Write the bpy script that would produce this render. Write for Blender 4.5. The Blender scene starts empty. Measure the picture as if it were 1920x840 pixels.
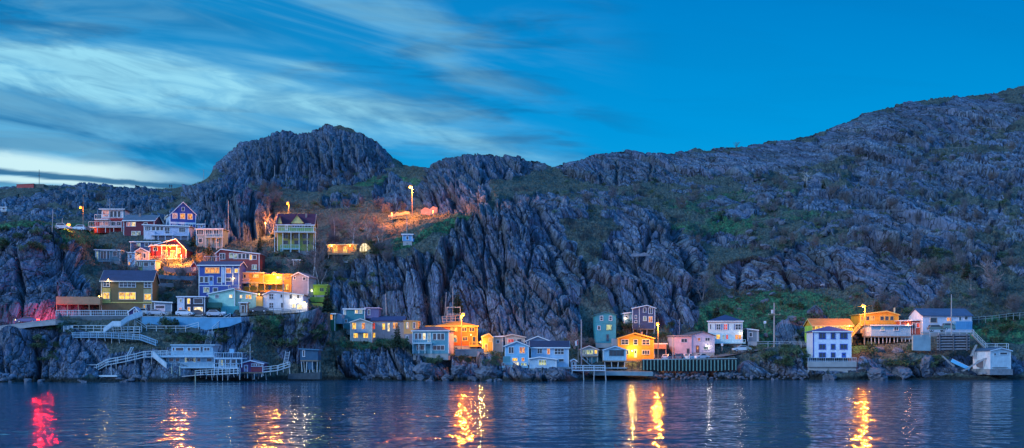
import bpy, bmesh, math, random
import numpy as np
from mathutils import Vector, Matrix
random.seed(11)
R = math.radians
F, H0, HV, CU = 2400.0, 6.0, 664.0, 960.0      # lens in photo pixels, eye height, horizon row, centre column
scene = bpy.context.scene
COL = scene.collection

def P(u, v, Y):
    return Vector(((u - CU) / F * Y, Y, H0 + (HV - v) / F * Y))

# ------------------------------------------------------------------ materials
_mats = {}
class NB:
    """tiny node builder"""
    def __init__(s, tree):
        s.t = tree; s.n = tree.nodes; s.l = tree.links
    def node(s, typ, **kw):
        n = s.n.new(typ)
        for k, x in kw.items(): setattr(n, k, x)
        return n
    def put(s, sock, val):
        if isinstance(val, bpy.types.NodeSocket): s.l.new(val, sock)
        elif val is not None:
            try: sock.default_value = val
            except Exception: sock.default_value = tuple(val) + (1.0,)
    def m(s, op, a, b=None, c=None, clamp=False):
        n = s.node('ShaderNodeMath', operation=op, use_clamp=clamp)
        s.put(n.inputs[0], a)
        if b is not None: s.put(n.inputs[1], b)
        if c is not None: s.put(n.inputs[2], c)
        return n.outputs[0]
    def ss(s, x, lo, hi, a=0.0, b=1.0):
        n = s.node('ShaderNodeMapRange', interpolation_type='SMOOTHSTEP')
        s.put(n.inputs[0], x); s.put(n.inputs[1], lo); s.put(n.inputs[2], hi); s.put(n.inputs[3], a); s.put(n.inputs[4], b)
        return n.outputs[0]
    def mix(s, f, a, b, blend='MIX'):
        n = s.node('ShaderNodeMix', data_type='RGBA', blend_type=blend)
        s.put(n.inputs[0], f)
        for k, x in ((6, a), (7, b)):
            if isinstance(x, bpy.types.NodeSocket): s.l.new(x, n.inputs[k])
            else: n.inputs[k].default_value = tuple(x[:3]) + (1.0,)
        return n.outputs[2]
    def noise(s, vec, scale, detail=4, rough=.55, dist=0.0, out=0):
        n = s.node('ShaderNodeTexNoise')
        s.put(n.inputs['Vector'], vec); n.inputs['Scale'].default_value = scale
        n.inputs['Detail'].default_value = detail; n.inputs['Roughness'].default_value = rough; n.inputs['Distortion'].default_value = dist
        return n.outputs[out]
    def mapping(s, vec, scale=(1, 1, 1), rot=(0, 0, 0), loc=(0, 0, 0)):
        n = s.node('ShaderNodeMapping')
        s.put(n.inputs[0], vec); n.inputs['Scale'].default_value = scale; n.inputs['Rotation'].default_value = rot; n.inputs['Location'].default_value = loc
        return n.outputs[0]

def new_mat(name):
    m = bpy.data.materials.new(name); m.use_nodes = True
    b = NB(m.node_tree)
    return m, b, m.node_tree.nodes['Principled BSDF'], b.node('ShaderNodeTexCoord')

def paint(col, rough=.6, boards=True, vary=.25):
    """weathered painted clapboard / timber"""
    key = ('paint', tuple(col), rough, boards, vary)
    if key in _mats: return _mats[key]
    m, b, p, tc = new_mat('painted_boards')
    pos = tc.outputs['Object']
    n1 = b.noise(pos, .9, 5); n2 = b.noise(b.mapping(pos, (3, 3, .6)), 1.6, 4)
    f = b.m('ADD', b.m('MULTIPLY', b.m('SUBTRACT', n1, .5), 1.1), b.m('SUBTRACT', n2, .5))
    f = b.m('MULTIPLY_ADD', f, vary * 2.2, 1.0)
    c = b.node('ShaderNodeVectorMath', operation='SCALE'); c.inputs[0].default_value = col; b.put(c.inputs[3], f)
    b.put(p.inputs['Base Color'], c.outputs[0])
    p.inputs['Roughness'].default_value = rough
    if boards:
        sx = b.node('ShaderNodeSeparateXYZ'); b.put(sx.inputs[0], pos)
        fr = b.m('FRACT', b.m('MULTIPLY', sx.outputs[2], 4.5))
        bp = b.node('ShaderNodeBump'); bp.inputs['Strength'].default_value = .55; bp.inputs['Distance'].default_value = .04
        b.put(bp.inputs['Height'], b.m('ADD', fr, b.m('MULTIPLY', n2, .6))); b.put(p.inputs['Normal'], bp.outputs[0])
    _mats[key] = m; return m

def plain(col, rough=.6, metal=0.0, vary=.25, scale=1.5, bump=.0):
    key = ('plain', tuple(col), rough, metal, vary, scale, bump)
    if key in _mats: return _mats[key]
    m, b, p, tc = new_mat('weathered_surface')
    n1 = b.noise(tc.outputs['Object'], scale, 6)
    c = b.node('ShaderNodeVectorMath', operation='SCALE'); c.inputs[0].default_value = col
    b.put(c.inputs[3], b.m('MULTIPLY_ADD', b.m('SUBTRACT', n1, .5), vary * 2.4, 1.0))
    b.put(p.inputs['Base Color'], c.outputs[0]); p.inputs['Roughness'].default_value = rough; p.inputs['Metallic'].default_value = metal
    if bump:
        bp = b.node('ShaderNodeBump'); bp.inputs['Strength'].default_value = bump; bp.inputs['Distance'].default_value = .1
        b.put(bp.inputs['Height'], n1); b.put(p.inputs['Normal'], bp.outputs[0])
    _mats[key] = m; return m

def shingle(col):
    key = ('shingle', tuple(col))
    if key in _mats: return _mats[key]
    m, b, p, tc = new_mat('roof_shingles')
    pos = tc.outputs['Object']
    n1 = b.noise(pos, .7, 5); n2 = b.noise(b.mapping(pos, (6, 6, 14)), 1.0, 2)
    c = b.node('ShaderNodeVectorMath', operation='SCALE'); c.inputs[0].default_value = col
    b.put(c.inputs[3], b.m('ADD', b.m('MULTIPLY', n1, .8), b.m('MULTIPLY', n2, 1.1)))
    b.put(p.inputs['Base Color'], c.outputs[0]); p.inputs['Roughness'].default_value = .85
    bp = b.node('ShaderNodeBump'); bp.inputs['Strength'].default_value = .6; bp.inputs['Distance'].default_value = .05
    b.put(bp.inputs['Height'], n2); b.put(p.inputs['Normal'], bp.outputs[0])
    _mats[key] = m; return m

GLOW = {'y': ((1, .66, .07), (1, .36, .02), 1.25), 'o': ((1, .42, .05), (.75, .16, .02), 1.0), 'w': ((1, .86, .5), (1, .62, .2), 1.2),
        'g': ((.75, .8, .35), (.08, .2, .14), .75), 'p': ((.95, .45, .4), (.45, .15, .2), .7), 'r': ((1, .10, .03), (.7, .03, .02), .8), 'm': ((.55, .7, .6), (.15, .25, .3), .5)}
def lit(k):
    """a lit window: lamp glow on curtains, furniture and walls inside"""
    key = ('lit', k)
    if key in _mats: return _mats[key]
    m, b, p, tc = new_mat('lit_window')
    a, d, s = GLOW[k]
    oi = b.node('ShaderNodeObjectInfo')
    off = b.node('ShaderNodeVectorMath', operation='SCALE'); off.inputs[0].default_value = (37, 11, 23); b.put(off.inputs[3], oi.outputs['Random'])
    ad = b.node('ShaderNodeVectorMath', operation='ADD'); b.put(ad.inputs[0], tc.outputs['Object']); b.put(ad.inputs[1], off.outputs[0])
    n = b.ss(b.noise(b.mapping(ad.outputs[0], (1.6, 1.6, .9)), 1.5, 3), .32, .62)
    b.put(p.inputs['Base Color'], (.02, .02, .03)); p.inputs['Roughness'].default_value = .15
    b.put(p.inputs['Emission Color'], b.mix(n, d, a))
    b.put(p.inputs['Emission Strength'], b.m('MULTIPLY', b.m('MULTIPLY_ADD', n, .65, .45), s))
    m.cycles.emission_sampling = 'NONE'
    _mats[key] = m; return m

def emit(col, strength):
    key = ('emit', tuple(col), strength)
    if key in _mats: return _mats[key]
    m, b, p, tc = new_mat('lamp_glass')
    b.put(p.inputs['Base Color'], col); b.put(p.inputs['Emission Color'], col); p.inputs['Emission Strength'].default_value = strength
    m.cycles.emission_sampling = 'NONE'
    _mats[key] = m; return m

def glass():
    if 'glass' in _mats: return _mats['glass']
    m, b, p, tc = new_mat('window_glass')
    oi = b.node('ShaderNodeObjectInfo')
    b.put(p.inputs['Base Color'], b.mix(b.noise(tc.outputs['Object'], 1.2, 2), (.012, .016, .024), (.05, .06, .075)))
    p.inputs['Roughness'].default_value = .12; p.inputs['IOR'].default_value = 1.5
    _mats['glass'] = m; return m

WHITE = (.72, .73, .72)
SLATE = (.035, .04, .055)
M_TRIM = lambda: plain(WHITE, .5, vary=.12)
M_WOOD = lambda: plain((.22, .17, .12), .8, vary=.35)
M_GREYWOOD = lambda: plain((.40, .42, .42), .8, vary=.3)
M_BLUEWOOD = lambda: plain((.52, .60, .62), .75, vary=.3)
M_CONC = lambda: plain((.33, .33, .32), .9, vary=.3, scale=.6, bump=.3)
M_METAL = lambda: plain((.3, .31, .32), .45, .6)
M_BLACK = lambda: plain((.015, .015, .018), .5)

# ------------------------------------------------------------------ mesh builder
class MB:
    def __init__(s): s.v = []; s.f = []
    def add(s, vs, fs):
        k = len(s.v); s.v += [tuple(a) for a in vs]; s.f += [tuple(i + k for i in f) for f in fs]; return s
    def box(s, x0, x1, y0, y1, z0, z1):
        return s.add([(x0, y0, z0), (x1, y0, z0), (x1, y1, z0), (x0, y1, z0), (x0, y0, z1), (x1, y0, z1), (x1, y1, z1), (x0, y1, z1)],
                     [(0, 3, 2, 1), (4, 5, 6, 7), (0, 1, 5, 4), (1, 2, 6, 5), (2, 3, 7, 6), (3, 0, 4, 7)])
    def prism(s, pts, vec):
        n = len(pts); vec = Vector(vec)
        vs = [Vector(p) for p in pts]; vs = vs + [p + vec for p in vs]
        return s.add(vs, [tuple(range(n))[::-1], tuple(range(n, 2 * n))] + [(i, (i + 1) % n, n + (i + 1) % n, n + i) for i in range(n)])
    def tube(s, p0, p1, r0, r1=None, n=6):
        r1 = r0 if r1 is None else r1
        p0, p1 = Vector(p0), Vector(p1); d = p1 - p0
        if d.length < 1e-6: return s
        d.normalize(); a = d.orthogonal().normalized(); c = d.cross(a); vs = []
        for p, r in ((p0, r0), (p1, r1)):
            for i in range(n):
                t = 2 * math.pi * i / n; vs.append(p + a * (math.cos(t) * r) + c * (math.sin(t) * r))
        return s.add(vs, [(i, (i + 1) % n, n + (i + 1) % n, n + i) for i in range(n)] + [tuple(range(n))[::-1], tuple(range(n, 2 * n))])
    def bar(s, p0, p1, w, h=None):
        """square beam; h = vertical size"""
        h = w if h is None else h
        p0, p1 = Vector(p0), Vector(p1); d = (p1 - p0)
        if d.length < 1e-6: return s
        d.normalize(); up = Vector((0, 0, 1)) if abs(d.z) < .95 else Vector((0, 1, 0))
        a = d.cross(up).normalized() * (w / 2); c = a.cross(d).normalized() * (h / 2); vs = []
        for p in (p0, p1): vs += [p - a - c, p + a - c, p + a + c, p - a + c]
        return s.add(vs, [(0, 1, 5, 4), (1, 2, 6, 5), (2, 3, 7, 6), (3, 0, 4, 7), (3, 2, 1, 0), (4, 5, 6, 7)])
    def build(s, name, mat, parent=None, loc=None):
        me = bpy.data.meshes.new(name); me.from_pydata(s.v, [], s.f); me.update()
        if mat: me.materials.append(mat)
        o = bpy.data.objects.new(name, me); COL.objects.link(o)
        if parent: o.parent = parent
        if loc is not None: o.location = loc
        return o

def tag(o, label=None, cat=None, group=None, kind=None):
    if label: o['label'] = label
    if cat: o['category'] = cat
    if group: o['group'] = group
    if kind: o['kind'] = kind
    return o

def empty(name, loc, label, cat, group=None, rz=0.0):
    o = bpy.data.objects.new(name, None); COL.objects.link(o)
    o.location = loc; o.rotation_euler = (0, 0, rz); o.empty_display_size = .3
    return tag(o, label, cat, group)

def copy_tree(o, parent=None):
    c = o.copy(); COL.objects.link(c)
    if parent is not None: c.parent = parent
    for ch in list(o.children): copy_tree(ch, c)
    return c
# ------------------------------------------------------------------ lie of the land: contour lines of the shore, the road, the cliffs and the ridge
# each line: bearing u -> (row v, distance)
def line(*pts):
    a = np.array(pts, float); return a[:, 0], a[:, 1], a[:, 2]
SHORE = np.array([(-400, 717), (0, 717), (150, 717), (200, 716), (330, 716), (470, 714), (560, 711), (600, 711), (760, 714), (850, 714.5), (940, 715), (1000, 716), (1060, 715), (1120, 711), (1300, 710), (1480, 710), (1560, 711), (1700, 709), (1920, 709), (2300, 709)], float)
LINES = [
 # top of the shore rocks, front edge of the road bench
 line((-400, 640, 286), (0, 612, 288), (60, 604, 289), (105, 600, 291), (170, 606, 293), (260, 596, 295), (430, 600, 297), (480, 598, 298), (560, 602, 300), (592, 628, 302), (620, 640, 303), (660, 646, 303), (780, 650, 303), (800, 658, 303), (900, 664, 303),
      (940, 690, 297), (1000, 694, 296), (1060, 694, 297), (1110, 694, 299), (1135, 692, 301), (1196, 695, 302.5), (1290, 698, 302.5), (1384, 695, 303), (1420, 676, 304), (1510, 676, 304), (1600, 692, 301), (1625, 676, 303), (1700, 672, 304), (1750, 668, 305), (1850, 692, 301), (1920, 692, 302), (2300, 690, 302)),
 # back of the bench
 line((-400, 638, 298), (0, 610, 300), (100, 599, 300), (170, 594, 302), (260, 592, 304), (430, 592, 306), (480, 590, 306), (560, 590, 308), (600, 618, 310), (660, 640, 311), (780, 643, 311), (860, 650, 311), (920, 655, 311),
      (960, 672, 306), (1060, 674, 307), (1110, 672, 309), (1135, 668, 310), (1200, 668, 312), (1380, 660, 314), (1420, 652, 316), (1510, 648, 317), (1600, 645, 316), (1660, 640, 316), (1760, 620, 318), (1850, 618, 318), (1920, 618, 320), (2300, 615, 320)),
 # foot of the cliffs, lower half of the village slope
 line((-400, 560, 304), (0, 584, 303), (100, 578, 304), (175, 556, 308), (240, 545, 318), (480, 548, 322), (560, 545, 324), (620, 590, 318), (660, 605, 316), (780, 610, 316), (830, 602, 318), (900, 622, 316), (1000, 640, 313), (1100, 636, 314), (1150, 612, 320), (1220, 600, 323), (1300, 590, 326),
      (1335, 556, 340), (1420, 546, 345), (1560, 545, 345), (1610, 560, 338), (1660, 585, 326), (1800, 585, 326), (1920, 590, 328), (2300, 590, 328)),
 # top of the main cliffs
 line((-400, 440, 330), (0, 428, 328), (60, 420, 328), (120, 428, 329), (150, 444, 332), (180, 468, 342), (215, 455, 352), (300, 452, 357), (380, 446, 361), (480, 450, 362), (540, 455, 355), (600, 470, 351), (640, 478, 345), (700, 468, 340), (760, 455, 341), (800, 422, 346), (860, 405, 350), (930, 390, 352), (980, 379, 355), (1040, 392, 358), (1100, 402, 360), (1160, 415, 362), (1200, 402, 362), (1250, 410, 361), (1290, 445, 357),
      (1330, 492, 351), (1400, 480, 354), (1500, 478, 354), (1560, 470, 356), (1620, 460, 358), (1700, 455, 362), (1760, 442, 369), (1920, 450, 374), (2300, 450, 374)),
 # second tier: the knob, the lit shelf, the upper outcrops
 line((-400, 430, 400), (0, 430, 400), (150, 426, 400), (250, 420, 400), (330, 398, 400), (380, 352, 402), (420, 342, 402), (470, 348, 402), (505, 362, 402), (560, 374, 400), (640, 372, 400), (700, 385, 388), (760, 399, 377), (830, 399, 374), (900, 366, 378), (980, 370, 382), (1050, 377, 386), (1130, 385, 390), (1200, 390, 392), (1290, 402, 395), (1400, 404, 400), (1500, 406, 400), (1620, 410, 402), (1750, 405, 406), (1920, 400, 412), (2300, 400, 412)),
 line((-400, 395, 470), (0, 394, 470), (200, 392, 470), (330, 370, 470), (395, 341, 478), (450, 338, 488), (600, 338, 490), (750, 336, 480), (800, 330, 432), (850, 318, 430), (900, 318, 430), (980, 338, 430), (1040, 345, 440), (1100, 340, 450), (1200, 345, 455), (1300, 345, 460), (1400, 336, 470), (1500, 325, 480), (1600, 302, 490), (1700, 290, 498), (1800, 280, 505), (1920, 266, 510), (2300, 240, 510)),
]
SKY = np.array([(-400, 352), (0, 353), (40, 348), (80, 347), (130, 349), (170, 346), (200, 350), (240, 352), (290, 353), (330, 352), (360, 347), (385, 338), (397, 326), (402, 312), (430, 290), (450, 269), (470, 263), (490, 259), (515, 250), (530, 245), (545, 248), (560, 253), (580, 246), (600, 239), (615, 235), (650, 237), (668, 246), (682, 248), (700, 258), (720, 273), (735, 291), (755, 309), (790, 313), (805, 315), (830, 300), (850, 292), (870, 286), (890, 284), (930, 287), (970, 291), (1000, 302), (1025, 308), (1036, 314), (1060, 308), (1100, 293), (1140, 287), (1190, 284), (1210, 288), (1260, 290), (1290, 284), (1305, 277), (1320, 281), (1380, 277), (1440, 266), (1510, 257), (1560, 240), (1610, 218), (1640, 207), (1700, 193), (1740, 186), (1800, 180), (1850, 178), (1880, 170), (1920, 160), (2020, 138), (2300, 120)], float)
SKYD = np.array([(-400, 560), (0, 560), (300, 560), (380, 548), (402, 535), (600, 548), (755, 542), (800, 472), (900, 470), (1030, 480), (1100, 490), (1300, 512), (1500, 535), (1700, 562), (1920, 592), (2300, 620)], float)

def profile(u):
    """(X, Y, Z) of the smooth land along bearings u, first row under water, last rows behind the ridge"""
    u = np.asarray(u, float)
    vs = np.interp(u, SHORE[:, 0], SHORE[:, 1]); Ys = np.minimum(F * H0 / (vs - HV), np.interp(u, LINES[0][0], LINES[0][2]) - 4.5)
    rowsY = [Ys - 7, Ys]; rowsZ = [np.full_like(u, -3.0), np.zeros_like(u)]
    for a, v, y in LINES:
        vv = np.interp(u, a, v); yy = np.interp(u, a, y)
        rowsY.append(yy); rowsZ.append(H0 + (HV - vv) / F * yy)
    vv = np.interp(u, SKY[:, 0], SKY[:, 1]); yy = np.interp(u, SKYD[:, 0], SKYD[:, 1]); zz = H0 + (HV - vv) / F * yy
    rowsY += [yy, yy + 40, yy + 200, yy + 420]; rowsZ += [zz, zz - 5, zz * .55, zz * 0 - 3]
    return np.array(rowsY), np.array(rowsZ)

def land_Y(u, v):
    """distance at which the smooth land is first met on the sight line (u, v)"""
    Y, Z = profile([u]); Y = Y[:, 0]; Z = Z[:, 0]
    k = 60
    ys = np.concatenate([np.linspace(Y[i], Y[i + 1], k) for i in range(len(Y) - 1)])
    zs = np.concatenate([np.linspace(Z[i], Z[i + 1], k) for i in range(len(Z) - 1)])
    vr = HV - (zs - H0) / ys * F
    j = np.nonzero((vr <= v) & (zs > -.5))[0]
    return float(ys[j[0]]) if len(j) else float(Y[-4])

PADS = []      # building plots cut into the slope: (x, y, yaw, half width, depth, z)
ROADS = []     # (points, half width)

# ------------------------------------------------------------------ numpy noise
def _h(ix, iy, s):
    with np.errstate(over='ignore'):
        n = ix.astype(np.uint32) * np.uint32(374761393) + iy.astype(np.uint32) * np.uint32(668265263) + np.uint32((s * 2246822519) & 0xffffffff)
        n = (n ^ (n >> np.uint32(13))) * np.uint32(1274126177)
        n = (n ^ (n >> np.uint32(16))) * np.uint32(2654435769)
        n = n ^ (n >> np.uint32(15))
    return n.astype(np.float64) / 4294967295.0
def vnoise(x, y, s):
    xi = np.floor(x).astype(np.int64); yi = np.floor(y).astype(np.int64)
    fx = x - xi; fy = y - yi; fx = fx * fx * (3 - 2 * fx); fy = fy * fy * (3 - 2 * fy)
    a = _h(xi, yi, s); b = _h(xi + 1, yi, s); c = _h(xi, yi + 1, s); d = _h(xi + 1, yi + 1, s)
    return (a * (1 - fx) + b * fx) * (1 - fy) + (c * (1 - fx) + d * fx) * fy - .5
def fbm(x, y, s, o=4, g=.5):
    r = 0; a = 1.0
    for k in range(o):
        r = r + vnoise(x * 2 ** k + 17.3 * k, y * 2 ** k - 9.1 * k, s + k) * a; a *= g
    return r
def worley(x, y, s):
    """F1 (cell id hash, offset to its centre) and the distance to the cell border"""
    xi = np.floor(x).astype(np.int64); yi = np.floor(y).astype(np.int64)
    f1 = np.full(x.shape, 9.0); f2 = np.full(x.shape, 9.0)
    ox = np.zeros(x.shape); oy = np.zeros(x.shape); hid = np.zeros(x.shape); hid2 = np.zeros(x.shape)
    for a in (-1, 0, 1):
        for b in (-1, 0, 1):
            cx = xi + a; cy = yi + b
            dx = cx + _h(cx, cy, s) - x; dy = cy + _h(cx, cy, s + 5) - y
            d = np.sqrt(dx * dx + dy * dy); near = d < f1
            f2 = np.where(near, f1, np.minimum(f2, d))
            ox = np.where(near, dx, ox); oy = np.where(near, dy, oy)
            hid = np.where(near, _h(cx, cy, s + 9), hid); hid2 = np.where(near, _h(cx, cy, s + 13), hid2)
            f1 = np.where(near, d, f1)
    return f2 - f1, hid, hid2, ox, oy
def sstep(x, a, b):
    t = np.clip((x - a) / (b - a), 0, 1); return t * t * (3 - 2 * t)
# ------------------------------------------------------------------ houses
class House:
    """A timber house. Front wall traced in photo pixels at distance Y; local x right, y into the hill, z up."""
    def __init__(s, name, label, cat, u0, u1, ve, vb, Y=None, D=7.5, yaw=0.0, col=WHITE, roof=('flat', None), rcol=SLATE, trim=True, side=None, found=1.2,
                 over=.35, group=None, dy=1.6, stilts=None, ns=6, pad=True, boards=True, trimcol=WHITE):
        uc = (u0 + u1) / 2
        if Y is None: Y = land_Y(uc, vb) - dy
        s.Y = Y; s.yaw = R(yaw); s.D = D; s.trimcol = trimcol
        c = P(uc, vb, Y); s.base = c
        s.root = empty(name, c, label, cat, group, s.yaw)
        s.M = Matrix.Translation(c) @ Matrix.Rotation(s.yaw, 4, 'Z'); s.Mi = s.M.inverted()
        xl = s.loc(u0, vb)[0]; xr = s.loc(u1, vb)[0]
        s.xl, s.xr = xl, xr; s.W = xr - xl
        ev = ve if isinstance(ve, (tuple, list)) else (ve, ve)
        zl = s.loc(u0, ev[0])[1]; zr = s.loc(u1, ev[1])[1]; s.zl, s.zr = zl, zr; s.h = max(zl, zr)
        s.wall = None
        wm = paint(col, boards=boards); rm = shingle(rcol)
        kind = roof[0]; w = MB(); rf = MB(); fa = MB(); o = over; th = .16
        if kind in ('gable', 'shed2'):          # gable end towards the water; peak given in pixels
            xp, zp = s.loc(roof[1], roof[2])
            w.prism([(xl, 0, 0), (xr, 0, 0), (xr, 0, zr), (xp, 0, zp), (xl, 0, zl)], (0, D, 0))
            for xa, za in ((xl, zl), (xr, zr)):
                d = Vector((xa - xp, 0, za - zp)); L = d.length or 1; d = d / L
                e = Vector((xa, 0, za)) + d * o
                p0 = Vector((xp, -o, zp)); p1 = Vector((e.x, -o, e.z))
                rf.prism([p0, p1, p1 + Vector((0, 0, th)), p0 + Vector((0, 0, th))], (0, D + 2 * o, 0))
                fa.prism([p0 + Vector((0, -.06, -.12)), p1 + Vector((0, -.06, -.12)), p1 + Vector((0, -.06, th * .7)), p0 + Vector((0, -.06, th * .7))], (0, .055, 0))
        elif kind == 'side':         # ridge along the front
            Yr = Y + D / 2
            zp = (H0 + (HV - roof[1]) / F * Yr) - c.z
            w.box(xl, xr, 0, D, 0, zl)
            for xa in (xl, xr - .12): w.prism([(xa, 0, zl - .002), (xa, D, zl - .002), (xa, D / 2, zp)], (.12, 0, 0))
            k = (zp - zl) / (D / 2)
            for sy, ye in ((0, -o), (1, D + o)):
                p0 = Vector((xl - o, ye, zl - k * o)); p1 = Vector((xl - o, D / 2, zp))
                rf.prism([p0, p1, p1 + Vector((0, 0, th)), p0 + Vector((0, 0, th))], (s.W + 2 * o, 0, 0))
            fa.box(xl - o - .01, xr + o + .01, -o - .07, -o - .005, zl - k * o - .12, zl - k * o + th * .8)
            for xa in (xl - o - .05, xr + o + .005):
                for ya in (-o, D + o): fa.prism([(xa, ya, zl - k * o - .1), (xa, D / 2, zp - .1), (xa, D / 2, zp + th * .8), (xa, ya, zl - k * o + th * .8)], (.045, 0, 0))
        elif kind == 'hip':
            Yr = Y + D / 2
            zp = (H0 + (HV - roof[1]) / F * Yr) - c.z
            w.box(xl, xr, 0, D, 0, zl)
            ins = roof[2] if len(roof) > 2 else D / 2
            ins = min(ins, s.W / 2 - .05)
            b = [(xl - o, -o, zl), (xr + o, -o, zl), (xr + o, D + o, zl), (xl - o, D + o, zl)]
            vs = b + [(p[0], p[1], p[2] + th) for p in b] + [(xl + ins, D / 2, zp + th), (xr - ins, D / 2, zp + th)]
            rf.add(vs, [(3, 2, 1, 0), (0, 1, 5, 4), (1, 2, 6, 5), (2, 3, 7, 6), (3, 0, 4, 7), (4, 5, 9, 8), (5, 6, 9), (6, 7, 8, 9), (7, 4, 8)])
            fa.box(xl - o, xr + o, -o - .06, -o - .005, zl - .05, zl + th + .02)
        else:                        # flat or slightly pitched slab
            w.prism([(xl, 0, 0), (xr, 0, 0), (xr, 0, zr), (xl, 0, zl)], (0, D, 0))
            rf.prism([(xl - o, -o, zl), (xr + o, -o, zr), (xr + o, -o, zr + .22), (xl - o, -o, zl + .22)], (0, D + 2 * o, 0))
            fa.prism([(xl - o, -o - .06, zl - .06), (xr + o, -o - .06, zr - .06), (xr + o, -o - .06, zr + .2), (xl - o, -o - .06, zl + .2)], (0, .055, 0))
        s.wall = w.build('wall', wm, s.root)
        s.roof = rf.build('roof', rm, s.root)
        tm = plain(trimcol, .5, vary=.15)
        if trim:
            for a, z in ((xl, zl), (xr, zr)):
                fa.box(a - .06, a + .10 if a == xl else a + .06, -.05, .06, 0, z - .04) if a == xl else fa.box(a - .10, a + .06, -.05, .06, 0, z - .04)
            fa.build('trim', tm, s.root)
        if side is not None:         # end wall panel in another colour; on the blue gable house, painted-in sky light
            sc, which = side
            xa = xl - .05 if which == 'l' else xr + .003
            MB().box(xa, xa + .045, .07, D, 0, (zl if which == 'l' else zr) - .05).build('end_wall', paint(sc), s.root)
        if stilts is not None:
            zb = s.loc(uc, stilts)[1]
            rr = random.Random(int(u0))
            for i in range(ns):
                x = xl + .2 + (s.W - .4) * i / (ns - 1)
                for yy in (.25, D - .6):
                    MB().tube((x + rr.uniform(-.12, .12), yy, -.02), (x + rr.uniform(-.25, .25), yy, zb - rr.uniform(0, .9) - (.0 if yy < 1 else .4)), .11, .13).build('stilt', M_GREYWOOD(), s.root)
            MB().box(xl, xr, .02, D - .1, -.3, -.03).build('floor_beam', M_WOOD(), s.root)
        elif found:
            MB().box(xl + .08, xr - .08, .07, D - .1, -found, -.004).build('foundation', M_CONC(), s.root)
        if pad and stilts is None: PADS.append((c.x, c.y, s.yaw, xl, xr, D, c.z))
    def ray(s, u, v):
        o = s.Mi @ Vector((0, 0, H0)); d = s.Mi.to_3x3() @ Vector(((u - CU) / F, 1, (HV - v) / F)); return o, d
    def loc(s, u, v, y=0.0):
        o, d = s.ray(u, v); t = (y - o.y) / d.y; p = o + d * t; return p.x, p.z
    def locx(s, u, v, x):
        o, d = s.ray(u, v); t = (x - o.x) / d.x; p = o + d * t; return p.y, p.z
    # openings ---------------------------------------------------------
    def win(s, u0, v0, u1, v1, k='d', n=1, m=1, face='f', fr=None, y=0.0, sill=True, fw=.11, label=None):
        """window: k = glass ('d' dark) or colour of the light inside, n x m lights"""
        fm = plain(fr or s.trimcol, .45, vary=.1)
        if face == 'f':
            xa, za = s.loc(u0, v1, y); xb, zb = s.loc(u1, v0, y); fx = lambda a, dp, z: (a, y - dp, z)
        else:
            X = s.xl if face == 'l' else s.xr; sg = -1 if face == 'l' else 1
            xa, za = s.locx(u0, v1, X); xb, zb = s.locx(u1, v0, X); fx = lambda a, dp, z: (X + sg * dp, a, z)
            if xa > xb: xa, xb = xb, xa
        b = MB()
        def bx(a0, a1, z0, z1, d0, d1):
            p, q = fx(a0, d0, z0), fx(a1, d1, z1)
            b.box(min(p[0], q[0]), max(p[0], q[0]), min(p[1], q[1]), max(p[1], q[1]), z0, z1)
        bx(xa - fw, xa, za, zb, .002, .09); bx(xb, xb + fw, za, zb, .002, .09)
        bx(xa - fw, xb + fw, zb, zb + fw, .002, .09); bx(xa - fw - .04, xb + fw + .04, za - fw, za, .002, .12)
        for i in range(1, n):
            x = xa + (xb - xa) * i / n; bx(x - .04, x + .04, za, zb, .034, .07)
        for j in range(1, m):
            z = za + (zb - za) * j / m; bx(xa, xb, z - .035, z + .035, .036, .068)
        f = b.build('window', fm, s.root)
        p = MB(); q0, q1 = fx(xa, .003, za), fx(xb, .032, zb)
        p.box(min(q0[0], q1[0]), max(q0[0], q1[0]), min(q0[1], q1[1]), max(q0[1], q1[1]), za, zb)
        p.build('pane', glass() if k == 'd' else lit(k), f)
        if label: f['label'] = label
        return f
    def door(s, u0, v0, u1, v1, col=(.5, .5, .5), k=None, y=0.0, fr=None):
        fm = plain(fr or s.trimcol, .45, vary=.1)
        xa, za = s.loc(u0, v1, y); xb, zb = s.loc(u1, v0, y); b = MB()
        b.box(xa - .1, xa, y - .08, y - .002, za, zb); b.box(xb, xb + .1, y - .08, y - .002, za, zb); b.box(xa - .1, xb + .1, y - .08, y - .002, zb, zb + .1)
        d = MB().box(xa, xb, y - .045, y - .003, za, zb).build('door', paint(col, boards=False), s.root)
        b.build('door_frame', fm, d)
        MB().box(xa + .12, xb - .12, y - .06, y - .046, za + (zb - za) * .5, zb - .2).build('pane', lit(k) if k else glass(), d)
        MB().tube((xb - .12, y - .10, za + .95), (xb - .12, y - .046, za + .95), .035).build('handle', M_METAL(), d)
        return d
    def box(s, part, u0, v0, u1, v1, y0, y1, col=None, mat=None, parent=None):
        """block whose front face (at local depth y0) fills the pixel rectangle"""
        xa, za = s.loc(u0, v1, y0); xb, zb = s.loc(u1, v0, y0)
        return MB().box(xa, xb, y0, y1, za, zb).build(part, mat or paint(col), parent or s.root)
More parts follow.
